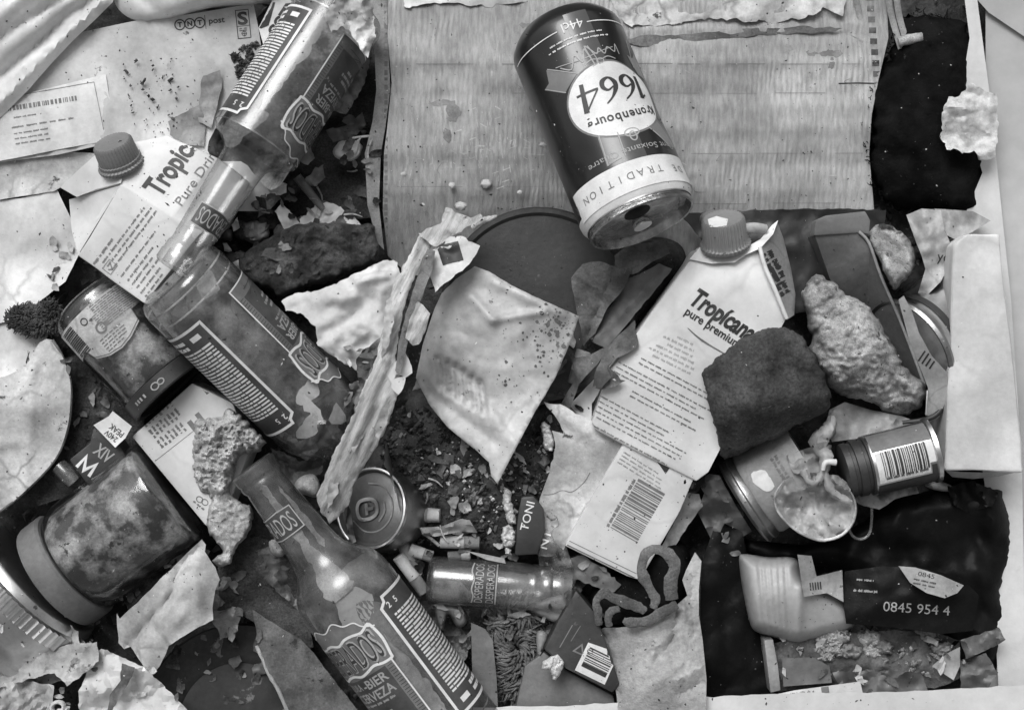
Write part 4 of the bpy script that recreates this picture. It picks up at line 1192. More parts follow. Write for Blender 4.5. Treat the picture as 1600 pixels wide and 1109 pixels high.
# black rag and crumpled tissue, top right
o = blob('black_rag', [(1362, 130), (1390, 90), (1398, 40), (1430, 22), (1478, 30), (1505, 36), (1520, 90), (1512, 140), (1500, 200), (1532, 240), (1534, 300), (1540, 338), (1460, 334), (1400, 326), (1372, 302), (1356, 244), (1360, 190)], -20, [(1400, 100, 34), (1500, 60, 20), (1430, 220, 52), (1530, 300, 24), (1390, 310, 22)], M_rag, None, rim=40, na=9, ns=60, na2=4, ns2=12, jag=10, js=15, cr=9, cs=60, seed=6)
tag(o, 'ragged black felt cloth at the top right beside the cardboard', 'rag')
rnd = random.Random(9)
V, F = [], []
edge_ = dens([(1362, 130), (1390, 90), (1398, 40), (1430, 22), (1478, 30), (1505, 36), (1520, 90), (1512, 140), (1500, 200), (1532, 240), (1534, 300), (1540, 338), (1460, 334), (1400, 326), (1372, 302), (1356, 244), (1360, 190)], 3, 7, 26, True, 6)
for q in edge_:
    if q.x > 1488: continue
    a = rnd.uniform(0, 6.28)
    l = rnd.uniform(3, 9)
    h_ = rnd.uniform(-12, 26) if q.x < 1490 else rnd.uniform(10, 34)
    vv, ff = tube_geo([(q.x, q.y, h_), (q.x + l * .5 * math.cos(a), q.y + l * .5 * math.sin(a), h_ + 3), (q.x + l * math.cos(a + .5), q.y + l * math.sin(a + .5), h_ + 1)], [.8, .7, .3], 4, 2, off=len(V))
    V += vv; F += ff
link('frayed_edge', V, F, M_rag, o, sharp=180)
o = sheet('crumpled_tissue', [(1472, 210), (1470, 180), (1484, 152), (1500, 148), (1514, 130), (1534, 138), (1556, 150), (1560, 200), (1556, 244), (1536, 250), (1524, 236), (1504, 240), (1490, 230), (1478, 236)], [(1472, 200, 62), (1556, 200, 40), (1510, 140, 54), (1510, 190, 70)], M_crumb, thick=1, step=3.4, jag=4, js=12, wr=4, ws=24, cr=13, cs=40, seed=3, sharp=40)
tag(o, 'crumpled white tissue pressed on the black rag', 'tissue')
# ---------------------------------------------------------------- gap between bottle and cardboard
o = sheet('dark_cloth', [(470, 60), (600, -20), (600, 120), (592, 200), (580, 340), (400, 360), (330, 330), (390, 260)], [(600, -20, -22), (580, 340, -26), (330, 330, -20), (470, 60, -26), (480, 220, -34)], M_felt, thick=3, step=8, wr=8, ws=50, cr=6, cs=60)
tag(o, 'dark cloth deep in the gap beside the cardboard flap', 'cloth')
for i, (pts, h, m, nm, lbl, cat) in enumerate((
    ([(520, 236), (530, 222), (552, 218), (566, 228), (560, 246), (540, 252), (524, 246)], 12, M_white, 'almond_shell', 'pale nut shaped shell with a thin stalk beside the cardboard flap', 'shell'),
    ([(430, 330), (440, 316), (470, 350), (468, 362), (450, 366), (440, 352)], 8, M_white, 'plastic_shard', 'white pointed plastic shard left of the thin dark stick', 'shard'),
    ([(468, 344), (486, 326), (500, 316), (522, 318), (560, 346), (570, 366), (520, 372), (474, 366)], 10, M_white, 'plastic_shard', 'broad white plastic shard behind the dark bread slab', 'shard'),
    ([(418, 296), (436, 282), (450, 288), (446, 302), (426, 306)], 10, M_crumb, 'food_scrap', 'pale scrap just under the slanted bottle shoulder', 'scrap'),
    ([(362, 352), (370, 340), (374, 356), (366, 362)], 14, M_white, 'food_scrap', 'small white sliver among dark scraps left of the slab', 'scrap'),
    ([(347, 380), (354, 380), (362, 392), (352, 392)], 14, M_white, 'food_scrap', 'tiny white oval scrap lower left of the dark slab', 'scrap'),
    ([(470, 230), (484, 228), (492, 248), (480, 258), (468, 252)], 14, M_papergrey, 'food_scrap', 'grey soft scrap touching the slanted bottle label', 'scrap'),
    ([(494, 262), (506, 258), (508, 276), (494, 290), (470, 292), (476, 280)], 12, M_papergrey, 'food_scrap', 'grey curled scrap below the pale shell', 'scrap'),
    ([(352, 412), (372, 406), (378, 436), (366, 430)], 18, M_white, 'food_scrap', 'white flake by the base of the middle bottle', 'scrap'),
    ([(424, 290), (440, 300), (420, 330), (404, 340), (400, 320)], 0, M_greyp, 'food_scrap', 'dull dark peel between carton and dark slab', 'scrap'),
    ([(510, 170), (540, 180), (570, 130), (585, 60), (560, 100), (530, 150)], 4, M_papergrey, 'food_scrap', 'long grey soft scrap along the right of the upper bottle', 'scrap'),
    ([(508, 202), (540, 196), (566, 176), (572, 200), (550, 216), (520, 222)], -2, M_greyp, 'food_scrap', 'dull grey lump below the long soft scrap', 'scrap'),
    ([(506, 26), (522, 2), (560, -30), (584, 0), (586, 60), (574, 90), (560, 70), (545, 48), (530, 44), (516, 50)], 148, M_paperd, 'food_scrap', 'pale wet paper scrap over the base of the upper bottle', 'scrap'))):
    if nm == 'almond_shell': o = blob(nm, pts, h, h + 10, m, None, rim=9, step=4, jag=1.5, js=8, na=2, ns=10, na2=2, ns2=5, under=10, seed=i)
    else: o = sheet(nm, pts, h + 4, m, None, thick=2.5, step=4, jag=3, js=8, wr=3, ws=14, cr=9 if nm == 'food_scrap' else 3, cs=18, seed=i)
    tag(o, lbl, cat, 'scraps in the dark gap' if nm == 'food_scrap' else None)
tube('shell_stalk', [(544, 222, 20), (552, 216, 22), (566, 214, 22), (576, 213, 18)], 2, M_white, bpy.data.objects['almond_shell'])
tag(tube('dark_stick', [(464, 276, 26), (480, 296, 22), (504, 326, 14)], [7, 7, 5], M_greyp), 'thin dark stick leaning on the broad white shard', 'stick')
for i in range(12):
    rnd = random.Random(50 + i)
    x, y = rnd.uniform(350, 450), rnd.uniform(290, 420)
    r = rnd.uniform(9, 20)
    o = blob('wet_leaf', [(x + r * math.cos(a) * 1.3, y + r * math.sin(a)) for a in [j * 1.05 + i for j in range(6)]], -26 + i * 2.5, -16 + i * 2.5, rnd.choice((M_leaf, M_leaf, M_greyp, M_felt)), None, rim=6, step=5, jag=4, js=10, cr=5, cs=16, seed=i + 3)
    tag(o, 'dark wet leaf scrap heaped left of the dark bread slab', 'leaf', 'dark leaf scraps by the slab')

o = blob('bread_slab', [(376, 404), (394, 388), (430, 364), (470, 350), (510, 347), (560, 350), (582, 352), (588, 378), (590, 405), (570, 420), (520, 436), (470, 452), (440, 462), (420, 452), (392, 440), (374, 420)], 12, [(376, 404, 30), (588, 380, 44), (440, 460, 44), (480, 390, 54)], M_meat, None, rim=12, step=4, na=5, ns=22, na2=5, ns2=7, jag=4, js=12, seed=4)
tag(o, 'dark slab of crusty bread lying under the pale crumpled packaging', 'bread')
o = sheet('crumpled_packaging', [(440, 470), (462, 458), (500, 452), (540, 436), (575, 418), (600, 406), (620, 410), (628, 440), (622, 520), (606, 560), (600, 600), (580, 610), (560, 580), (520, 556), (496, 540), (492, 510), (470, 490), (446, 484)],
          [(440, 470, 56), (600, 406, 62), (600, 600, 40), (500, 520, 78), (560, 500, 70)], M_paper, thick=.9, step=4.5, wr=6, ws=24, cr=12, cs=64, jag=3, js=8, seed=6, sharp=70, ridges=[(496, 470, 552, 462, 10, 12), (560, 440, 600, 430, 8, 10), (510, 520, 580, 470, 10, -10)])
tag(o, 'crumpled white packaging between dark slab and pale strip', 'packaging')
o = sheet('leafy_scrap', [(556, 560), (600, 520), (612, 560), (596, 620), (576, 640), (560, 600)], 74, M_leaf, thick=.8, step=5, wr=6, ws=16, cr=8, cs=16, jag=3, js=8)
tag(o, 'grey shrivelled leaf scrap by the shoulder of the middle bottle', 'leaf')

# dark round lid and silvery board
dl = thing('round_lid', 'dark round plastic lid behind the silvery ribbed board', 'lid', (842, 476, 0))
axd = Axis((842, 477, 4), (842.5, 476, 40), 152)
lathe('disc', axd, [(0, 0), (0, 148), (6, 152), (16, 152), (20, 149), (20, 143), (15, 138), (16, 60), (18, 0)], M_dkp, dl, seg=120)
fb = sheet('foil_board', [(742, 416), (764, 424), (800, 446), (850, 470), (905, 494), (893, 530), (868, 590), (838, 640), (806, 700), (777, 756), (768, 744), (764, 722), (740, 700), (700, 668), (672, 634), (656, 604), (650, 590), (660, 540), (676, 490), (690, 458), (712, 436)],
           [(742, 416, 84), (905, 494, 92), (777, 756, 100), (654, 600, 66), (690, 458, 66), (780, 580, 102), (720, 520, 90), (840, 560, 100)], M_foil, thick=1.5, step=5, wr=2, ws=40, cr=3, cs=50, jag=.6, seed=7,
           ridges=[(700, 566, 702, 612, 4.6, -16), (712, 572, 716, 620, 4.6, -16), (724, 580, 730, 628, 4.6, -16), (737, 588, 743, 636, 4.6, -16), (750, 597, 757, 643, 4.6, -16), (684, 560, 690, 604, 4.6, -12),
                   (735, 462, 770, 500, 8, 8), (770, 500, 850, 488, 6, 7), (770, 440, 880, 492, 7, 6), (655, 600, 770, 690, 10, -7), (690, 560, 800, 690, 12, 5), (676, 520, 660, 590, 12, -6)], sharp=180)
tag(fb, 'silvery ribbed foil board with spotted corner in the centre', 'board')
rnd = random.Random(12)
k = Ink()
for i in range(190):
    x, y = rnd.gauss(868, 24), rnd.gauss(512, 24)
    if i > 130: x, y = rnd.uniform(780, 880), rnd.uniform(500, 640)
    r = (.7 + 3.6 * rnd.random() ** 2.5) * (1 if i < 130 else .8)
    k.add([(r * rnd.uniform(.6, 1.2) * math.cos(a), r * rnd.uniform(.6, 1.2) * math.sin(a)) for a in [j * .9 for j in range(7)]], [tuple(range(7))], x, -y)
put(k, px_map(fb, 0, 0, 0), mat('mould_spot', .06, .14, 90, .8, 0), fb, 'mould_spots')

# the long peeled strip, in its pieces
st = sheet('peeled_strip', [(706, 340), (680, 352), (655, 366), (642, 396), (628, 420), (616, 440), (606, 480), (596, 520), (584, 570), (566, 610), (552, 648), (536, 680), (520, 712), (506, 748), (494, 776), (500, 800), (516, 818), (530, 806), (545, 788), (556, 750), (576, 716), (596, 686), (612, 650), (624, 610), (626, 590), (618, 560), (622, 520), (632, 480), (646, 436), (660, 404), (678, 380), (700, 366), (730, 352)],
           [(706, 340, 70), (655, 366, 92), (616, 440, 128), (596, 560, 168), (540, 700, 150), (510, 800, 84), (640, 470, 134), (610, 620, 172)], M_wood, thick=4, step=5, wr=2, ws=26, jag=3.2, js=7, seed=8,
           ridges=[(650, 380, 604, 560, 6, 8), (604, 560, 522, 780, 7, 9), (634, 420, 612, 560, 4, -7), (584, 640, 524, 770, 3.5, -8), (612, 470, 560, 620, 3, 5), (560, 620, 506, 790, 3, 5), (604, 620, 556, 740, 3, 6), (646, 400, 622, 470, 3, -5)], sharp=180)
tag(st, 'long pale peeled cardboard strip running down the middle of the heap', 'strip')
for i_, pl_ in enumerate(([(604, 470), (612, 462), (616, 500), (606, 540), (596, 560), (598, 520)], [(560, 650), (572, 636), (568, 680), (552, 710), (546, 690)], [(520, 740), (532, 730), (528, 770), (512, 796), (510, 770)], [(596, 640), (608, 630), (604, 664), (590, 690), (586, 670)])):
    sheet('torn_ply', pl_, [(pl_[0][0], pl_[0][1], 176 if i_ < 1 else 186 if i_ == 3 else 164 if i_ == 1 else 124), (pl_[2][0], pl_[2][1], 178 if i_ < 1 else 180 if i_ == 3 else 160 if i_ == 1 else 116), (pl_[4][0], pl_[4][1], 178 if i_ < 1 else 178 if i_ == 3 else 158 if i_ == 1 else 112)], M_paperd, st, thick=2, step=4, jag=2.5, js=6, cr=4, cs=14, seed=i_)
o = sheet('dark_liner', [(668, 388), (680, 392), (676, 420), (664, 450), (654, 480), (648, 510), (640, 520), (632, 560), (625, 584), (618, 580), (622, 540), (634, 490), (650, 440)], [(668, 388, 124), (648, 500, 166), (620, 580, 188)], M_cardd, st, thick=3, step=6, jag=1)
o = sheet('torn_ply', [(652, 470), (662, 476), (672, 490), (664, 520), (655, 538), (644, 540), (634, 528), (640, 500)], [(652, 470, 172), (672, 490, 170), (640, 535, 182)], M_wood, st, thick=3, step=5, jag=2, cr=8, cs=20)
o = sheet('torn_ply', [(624, 556), (634, 552), (642, 572), (644, 582), (634, 590), (620, 586), (612, 600), (606, 588), (614, 572)], [(624, 556, 178), (644, 582, 172), (612, 600, 182)], M_paper, st, thick=3, step=5, jag=2)
o = sheet('torn_ply', [(612, 592), (634, 588), (630, 606), (622, 616), (612, 606)], [(612, 592, 184), (634, 588, 180), (622, 616, 180)], M_paper, st, thick=.9, step=5, jag=2)
o = sheet('torn_label', [(664, 420), (676, 392), (690, 376), (704, 370), (722, 368), (732, 376), (750, 384), (742, 400), (730, 416), (712, 430), (696, 442), (680, 456), (674, 438)], [(664, 420, 118), (704, 370, 106), (750, 384, 116), (680, 456, 128)], M_paper, thick=.9, step=5, jag=2, js=8, wr=3, ws=20, cr=5, cs=24)
tag(o, 'torn white label with a dark square print at the top of the strip', 'label')
put(Ink().poly([(-15, -20), (16, -6), (2, 22), (-30, 8)], 5), px_map(o, 710, 398, 10), M_ink, o, 'dark_square')
o = sheet('torn_paper', [(655, 366), (668, 356), (690, 350), (692, 336), (696, 326), (706, 326), (722, 336), (736, 340), (750, 334), (756, 342), (735, 352), (720, 362), (700, 374), (676, 386)], [(655, 366, 98), (756, 342, 92), (700, 330, 96), (676, 386, 112)], M_wood, thick=3, step=5, jag=3, js=10, wr=4, ws=16, cr=6, cs=20, seed=4)
tag(o, 'ragged pale torn paper at the upper end of the peeled strip', 'paper')
tag(tube('paper_twist', [(738, 356, 96), (752, 346, 100), (764, 342, 102), (776, 338, 98)], [4, 5, 4, 2], M_wood, wob=.5), 'small twisted paper end over the dark round lid', 'paper twist')

# crushed drink can in the middle
dc = thing('drink_can', 'crushed drink can showing its lid and pull tab beside the pale strip', 'can', (590, 795, 0))
ax = Axis((622, 800, -10), (580, 794, 58), 62)
L = ax.L
lathe('body', ax, [(0, 0), (0, 58), (20, 64), (L - 20, 64), (L - 6, 61)], M_metald, dc, seg=60, wob=3, wseed=4)
lathe('lid', ax, [(L - 6, 61), (L, 62), (L + 2, 61), (L + 2, 58), (L - 5, 55), (L - 5, 52), (L - 2, 48), (L - 3, 0)], mat('can_lid', .12, .2, 40, .35, .15, 60, metal=.7, spots=.15, spot_v=.05), dc, seg=72)
lathe('lid_rim', ax, [(L - 5, 62.5), (L + 2.6, 62.5), (L + 3.4, 60), (L + 2.6, 58.2)], M_metal, dc, seg=72)
f = lambda off: (lambda u, v: ax.at(L - 2 + off, 0, 0) + ax.b * (-u * S) + ax.e * (v * S))
k = Ink().curve([(-13, -20), (0, -25), (13, -20), (15, -4), (10, 8), (0, 11), (-10, 8), (-15, -4)], 5.5, True).rect(0, -8, 18, 5).rect(0, -2, 5, 12)
k.V = [(u * math.cos(.5) - v * math.sin(.5), u * math.sin(.5) + v * math.cos(.5)) for u, v in k.V]
put(k, f(3), M_metal, dc, 'pull_tab')
k = Ink().curve([(-34, -20), (-38, 4), (-24, 30), (2, 38), (26, 26), (36, 2), (28, -24)], 2.2).curve([(-18, 16), (-4, 24), (14, 20)], 3)
put(k, f(1.6), M_metald, dc, 'embossed_ring')
o = sheet('foil_shard', [(602, 690), (612, 704), (616, 726), (624, 752), (630, 780), (626, 800), (618, 770), (608, 740), (600, 724)], [(602, 690, 60), (626, 800, 76), (612, 740, 84)], M_metal, thick=1.2, step=5, jag=2, cr=6, cs=14)
tag(o, 'thin bright foil sliver standing beside the crushed can', 'foil')
o = sheet('foil_shard', [(543, 776), (548, 800), (552, 828), (556, 846), (546, 850), (541, 820)], [(543, 776, 76), (556, 846, 66), (541, 820, 60)], M_metal, thick=1.2, step=4, jag=1, cr=4, cs=10)
tag(o, 'narrow foil sliver on the left rim of the crushed can', 'foil')
tag(blob('stone', [(462, 752), (476, 742), (492, 742), (500, 758), (496, 776), (480, 774), (462, 766)], 30, 52, M_bread2, None, rim=14, step=4, na=2, ns=10, seed=3), 'small pale pebble between bottle neck and strip end', 'stone')
tag(blob('stone', [(420, 846), (430, 842), (440, 848), (446, 864), (436, 870), (424, 862)], 30, 46, M_bread2, None, rim=10, step=4, na=2, ns=8, seed=5), 'small pale crumb left of the upright bottle neck', 'stone')
# cauliflower-like bread on the bottle mouth
o = blob('bread_crust', [(302, 680), (310, 655), (340, 652), (360, 640), (384, 656), (402, 676), (415, 690), (404, 706), (376, 712), (366, 740), (356, 772), (338, 784), (324, 770), (308, 760), (302, 720)], 46, [(302, 680, 64), (400, 680, 120), (330, 770, 66), (350, 690, 100)], M_bread2, None, rim=14, step=2.6, na=9, ns=17, na2=9, ns2=5, jag=5, js=8, under=12, seed=8, cr=8, cs=14)
tag(o, 'crumbly pale bread crust pressed against the upright bottle mouth', 'bread')
o = blob('bread_crust', [(334, 772), (352, 764), (376, 786), (392, 790), (396, 806), (386, 836), (370, 856), (358, 880), (340, 884), (332, 874), (348, 862), (338, 846), (326, 830), (324, 806)], 40, [(334, 772, 72), (392, 800, 66), (350, 870, 54), (355, 820, 66)], M_bread2, None, rim=6, step=3, na=3, ns=20, na2=4, ns2=5, jag=2.5, js=8, seed=9)
tag(o, 'pale oval bread piece hanging below the crumbly crust', 'bread')

# small broken bottle, butts and bits in the lower middle
sb = thing('miniature_bottle', 'small clear broken bottle lying level with a narrow brand band', 'bottle', (775, 912, -20))
ax = Axis((668, 905, 40), (892, 922, 40), 37)
L = ax.L
lathe('glass', ax, [(0, 0), (0, 28), (5, 35), (12, 37), (150, 37), (160, 35), (165, 37), (170, 34), (184, 35), (188, 37), (192, 34), (204, 36), (208, 38), (212, 36), (L, 35), (L, 31), (200, 31), (150, 33), (14, 33), (8, 28), (8, 0)], M_glass, sb, seg=64)
put(Ink().poly([(-34, 70), (34, 70), (36, 80), (34, 88), (38, 96), (34, 106), (-34, 106), (-36, 92)], 5), ax.up(0, -6, .6), M_labeld, sb, 'brand_band')
k = Ink().line([(-34, 70), (34, 70)], 2.2).curve([(-34, 106), (-20, 104), (-10, 107), (5, 104), (18, 108), (34, 105)], 2.2)
k.text(WORD, 0, 79, 64, 12, 0).text(WORD, 0, 96, 64, 13, 0)
k.V = [(-u, 176 - v) for u, v in k.V]
put(k, ax.up(0, -6, 1.0), M_inkl, sb, label='two rows of the brand word')
put(Ink().poly([(-44, 14), (-10, 10), (8, 30), (10, 62), (-30, 66), (-48, 50)], 6), ax.up(0, 40, -4.6), M_liquid, sb, 'residue_or_glint')
BUTTS = [((640, 804, 30), (688, 806, 34), 12, 0, 'stubby grey cigarette filter right of the crushed can'), ((688, 846, 36), (750, 848, 38), 10, 1, 'pale burnt cigarette end above the small bottle'), ((622, 868, 44), (664, 926, 40), 10, 1, 'long cigarette end leaning on the bottle back label'), ((640, 858, 36), (676, 870, 36), 10, 1, 'short pale cigarette end left of the small bottle'), ((628, 846, 34), (652, 900, 30), 10, 0, 'dark cigarette filter beside the long cigarette end'), ((912, 548, 40), (896, 600, 36), 11, 1, 'tan cigarette end beside the silvery board edge'), ((700, 870, 30), (735, 866, 30), 9, 0, 'half hidden grey cigarette filter above the small bottle')]
butt_src = None
for a, b, r, kind, lbl in BUTTS:
    ax_ = Axis(a, b, r)
    bt = thing('cigarette_end', lbl, 'cigarette end', a, 'cigarette ends')
    lathe('paper', ax_, [(0, 0), (0, r * .9), (1, r), (ax_.L * .6, r * .98), (ax_.L * .6, 0)], M_butt if kind else M_filter, bt, seg=20, wob=.9, wseed=r)
    lathe('filter', ax_, [(ax_.L * .6, 0), (ax_.L * .6, r * .96), (ax_.L - 1, r * .9), (ax_.L, r * .7), (ax_.L, 0)], M_filter if kind else M_butt, bt, seg=20, wob=1.4, wseed=r + 3)
o = sheet('folded_foil', [(655, 824), (690, 822), (720, 810), (734, 812), (746, 832), (720, 830), (680, 838), (660, 834)], 48, M_white2, thick=.9, step=5, cr=8, cs=16, ridges=[(660, 830, 740, 818, 4, 8)])
tag(o, 'grey folded foil tongue above the pale cigarette end', 'foil')
tag(tube('matchstick', [(660, 832, 46), (672, 840, 44), (686, 852, 40)], 2.6, M_card_edge), 'thin matchstick under the folded foil', 'matchstick')
tag(sheet('glass_sliver', [(728, 860), (760, 866), (788, 872), (790, 880), (760, 874)], 84, M_white2, thick=.9, step=4), 'pale pointed sliver on top of the small bottle', 'sliver')
for i, (pts, lbl) in enumerate((([(788, 764), (796, 766), (800, 782), (804, 800), (806, 816), (794, 816), (790, 800), (786, 782)], 'bright upright white lump left of the tonic packet'), ([(784, 830), (794, 820), (804, 830), (804, 846), (796, 856), (786, 850)], 'pale oval seed below the bright white lump'), ([(845, 664), (855, 660), (866, 690), (862, 704), (852, 700)], 'white oblong chip on the soil beside torn page'), ([(852, 1030), (872, 1022), (880, 1036), (876, 1048), (866, 1062), (858, 1046), (846, 1044)], 'white ragged crumb at the corner of the dark barcode box'), ([(790, 856), (800, 858), (798, 866), (790, 866)], 'tiny crumb under the pale oval seed'))):
    tag(blob('white_crumb', pts, 56 if i != 3 else 84, 66 if i != 3 else 92, M_crumb, None, rim=5, step=2, jag=3, js=6, na=4, ns=7, na2=3, ns2=4, under=14, seed=i), lbl, 'crumb', 'white crumbs')
tp = box('tonic_packet', [(808, 812), (814, 776), (834, 774), (850, 796), (852, 830), (840, 866), (804, 868)], [58, 56, 56, 58, 60, 60, 60], -10, M_dkp, None, bev=4, sub=1)
tag(tp, 'dark packet with pale capital letters above the small bottle', 'packet')
put(Ink().text('TONI', 0, 0, 46, 13, .008), px_map(tp, 824, 806, -76), M_inkw, tp)
tp2 = sheet('clear_wrapper', [(840, 862), (846, 830), (856, 800), (870, 806), (884, 850), (900, 900), (880, 940), (850, 930)], [(840, 862, 44), (856, 800, 50), (900, 900, 40), (850, 930, 30)], M_film, thick=.8, step=5, cr=14, cs=30, wr=6, ws=20)
tag(tp2, 'clear crumpled wrapper with faint capital letters over the torn page', 'wrapper')
put(Ink().text('NTIL', 0, 0, 46, 14, .008), px_map(tp2, 854, 834, -74), M_inkw, tp2)

# torn page, barcode sheet
o = sheet('torn_page', [(850, 628), (876, 632), (920, 656), (978, 696), (966, 716), (950, 740), (920, 790), (894, 840), (880, 858), (852, 840), (836, 800), (846, 770), (858, 740), (868, 700), (862, 672), (880, 676), (870, 655)], [(850, 628, 70), (978, 696, 84), (880, 858, 50), (840, 800, 40), (900, 720, 66)], M_paperd, thick=.9, step=7, wr=4, ws=50, jag=2, js=12, seed=3, ridges=[(850, 632, 940, 690, 10, 8), (850, 770, 930, 750, 4, -3), (890, 790, 880, 850, 6, 6)])
tag(o, 'torn stained white page left of the barcode sheet', 'paper')
put(Ink().curve([(0, 0), (20, 0), (36, 6), (52, 4), (70, 18), (80, 34)], 1.1), px_map(o, 842, 772, 0), M_inkg, o, 'crack')
bs = box('barcode_pack', [(978, 686), (1084, 748), (1062, 800), (1000, 906), (980, 900), (882, 852), (896, 826)], [98, 98, 84, 64, 64, 62, 66], -30, M_carton, None, bev=3, sub=2)
tag(bs, 'white flat pack printed with a barcode below the right juice carton', 'pack')
put(Ink().barcode(0, 0, 98, 52, 34, 5).rows(2, -31, 92, 1, 4, 6, 3, 0, 8), px_map(bs, 996, 798, 120, .92), M_inkg, bs, 'barcode')
put(Ink().rows(0, 0, 84, 4, 6, 2.2, 6, .3), px_map(bs, 1010, 728, 32), M_inkl, bs, 'small_print')
put(Ink().line([(-64, 0), (64, 0)], 1.6).line([(-64, 7), (64, 7)], 1), px_map(bs, 934, 874, 26), M_inkg, bs, 'edge_lines')
put(Ink().poly([(0, 0), (8, 12), (16, 4), (14, -10), (4, -22), (-4, -34), (-12, -22), (-20, -12)], 4), px_map(bs, 1044, 706, 0), M_ink, bs, 'torn_hole')
tag(blob('dark_debris', [(1060, 726), (1080, 728), (1098, 734), (1100, 756), (1088, 770), (1070, 766), (1058, 748)], 76, 94, M_black, None, rim=10, step=4, na=5, ns=12, jag=4, js=8, seed=2), 'black crumbled debris at the corner of the barcode pack', 'debris')
o = sheet('torn_page', [(1072, 770), (1092, 772), (1098, 790), (1076, 820), (1046, 866), (1030, 860), (1056, 810)], [(1072, 770, 58), (1098, 790, 50), (1040, 866, 40)], M_paperd, thick=.9, step=5, cr=6, cs=24, jag=1.5)
tag(o, 'narrow torn paper edge right of the barcode pack', 'paper')
# ---------------------------------------------------------------- right juice carton
cr_ = thing('juice_carton', 'white juice carton with ribbed cap standing out under the dark stone', 'carton', (1090, 540, -20), 'juice cartons')
v = [(1077, 407, 108), (1137, 413, 124), (1186, 390, 116), (1230, 497, 122), (1108, 738, 106), (1088, 752, 102), (932, 672, 100), (924, 660, 104), (955, 575, 108), (1093, 386, 86), (1168, 383, 84)]
body = facets('body', v, [(0, 1, 2, 3, 4, 5, 6, 7, 8), (9, 10, 2, 1, 0)], M_carton, cr_, skirt=-40, bev=3, sub=2, na=2.5, ns=70)
side = sheet('side_panel', [(1187, 388), (1200, 368), (1214, 346), (1224, 372), (1236, 420), (1243, 460), (1241, 492), (1229, 500), (1216, 470), (1200, 430)], [(1187, 388, 126), (1214, 346, 96), (1243, 470, 84), (1229, 500, 126)], M_white2, cr_, thick=5, step=6)
edge = tube('side_edge', [(1187, 386, 128), (1196, 418, 130), (1212, 455, 130), (1229, 498, 127)], 3.2, M_carton, cr_)
fold = sheet('gable_fold', [(1077, 405), (1094, 386), (1130, 380), (1170, 384), (1188, 374), (1206, 352), (1216, 344), (1208, 366), (1188, 388), (1166, 398), (1148, 410), (1112, 412)], [(1077, 405, 112), (1094, 386, 104), (1188, 376, 118), (1214, 346, 104), (1148, 410, 134)], M_carton, cr_, thick=4, step=6, wr=2, ws=24)
lathe('cap', Axis((1134, 384, 112), (1130, 346, 132), 33), [(0, 0), (0, 36), (5, 37), (7, 34), (12, 33), (14, 32), (42, 31), (46, 28), (46, 0)], M_capgrey, cr_, seg=144, knurl=1.5, kn=72)
put(Ink().poly([(-14, -8), (12, -10), (16, 2), (-2, 8), (-16, 4)], 4), px_map(bpy.data.objects['cap.001'], 1122, 346, -4), M_paper, cr_, 'cap_sticker')
tube('cap_tab', [(1160, 358, 120), (1178, 356, 118), (1196, 358, 112)], [8, 8, 7], M_white2, cr_, seg=12)
k = Ink()
k.text('Trop\u00edcana', 0, 0, 114, 40, .035)
put(k, px_map(body, 1128, 496, 33, 1, 1, skew=8, off=1.0), M_ink, cr_, label='bold dark brand lettering across the carton')
put(Ink().text('pure premium', 0, 0, 100, 17, .02), px_map(body, 1113, 514, 33, 1, off=1.0), M_ink, cr_)
put(Ink().curve([(-40, 0), (-10, -4), (40, -2)], [1, 3, 1]), px_map(body, 1108, 534, 33, 1, off=1.0), M_inkg, cr_, 'underline')
k = Ink()
for i, (w, x) in enumerate(((30, 6), (54, -2), (44, 4), (66, 0), (78, -2), (66, 2))):
    k.rows(x, -i * 8.5, w, 1, 5, 4.0, i + 3, 0, 8, .42)
put(k, px_map(body, 1066, 530, 26, 1, off=1.0), M_inkl, cr_, 'small_print')
k = Ink().rows(18, 0, 150, 2, 8, 2.3, 3, .25).rows(0, -22, 170, 3, 8, 2.3, 4, .2).rows(20, -52, 130, 2, 8, 2.3, 5, .3).rows(-2, -82, 165, 5, 8, 2.2, 6, .35).rows(-6, -128, 170, 3, 8, 2.1, 7, .4)
put(k, px_map(body, 1052, 586, 28, 1, off=1.0), M_inkg, cr_, 'small_print')
put(Ink().rows(0, 0, 46, 3, 11, 9, 3, 0, 12, .9).rows(40, -4, 22, 2, 10, 8, 5, 0), px_map(side, 1212, 412, 62, 1), M_ink, cr_, 'side_print')
put(Ink().solid_rows(0, 0, 30, 1, 5, 8, 2, 0), px_map(side, 1212, 432, 62, 1), M_ink, cr_, 'side_print')
o = blob('bottle_cap', [(1094, 338), (1102, 330), (1118, 327), (1130, 332), (1128, 350), (1096, 352)], 60, 84, M_capgrey, None, rim=7, step=4)
tag(o, 'plain dark cap just behind the ribbed carton cap', 'cap')
o = sheet('torn_carton_edge', [(890, 632), (905, 616), (930, 590), (955, 572), (950, 590), (925, 630), (924, 662), (905, 652)], [(890, 632, 40), (955, 572, 60), (924, 662, 50)], M_carton, thick=3, step=5, jag=1)
tag(o, 'torn white card edge left of the right juice carton', 'card')

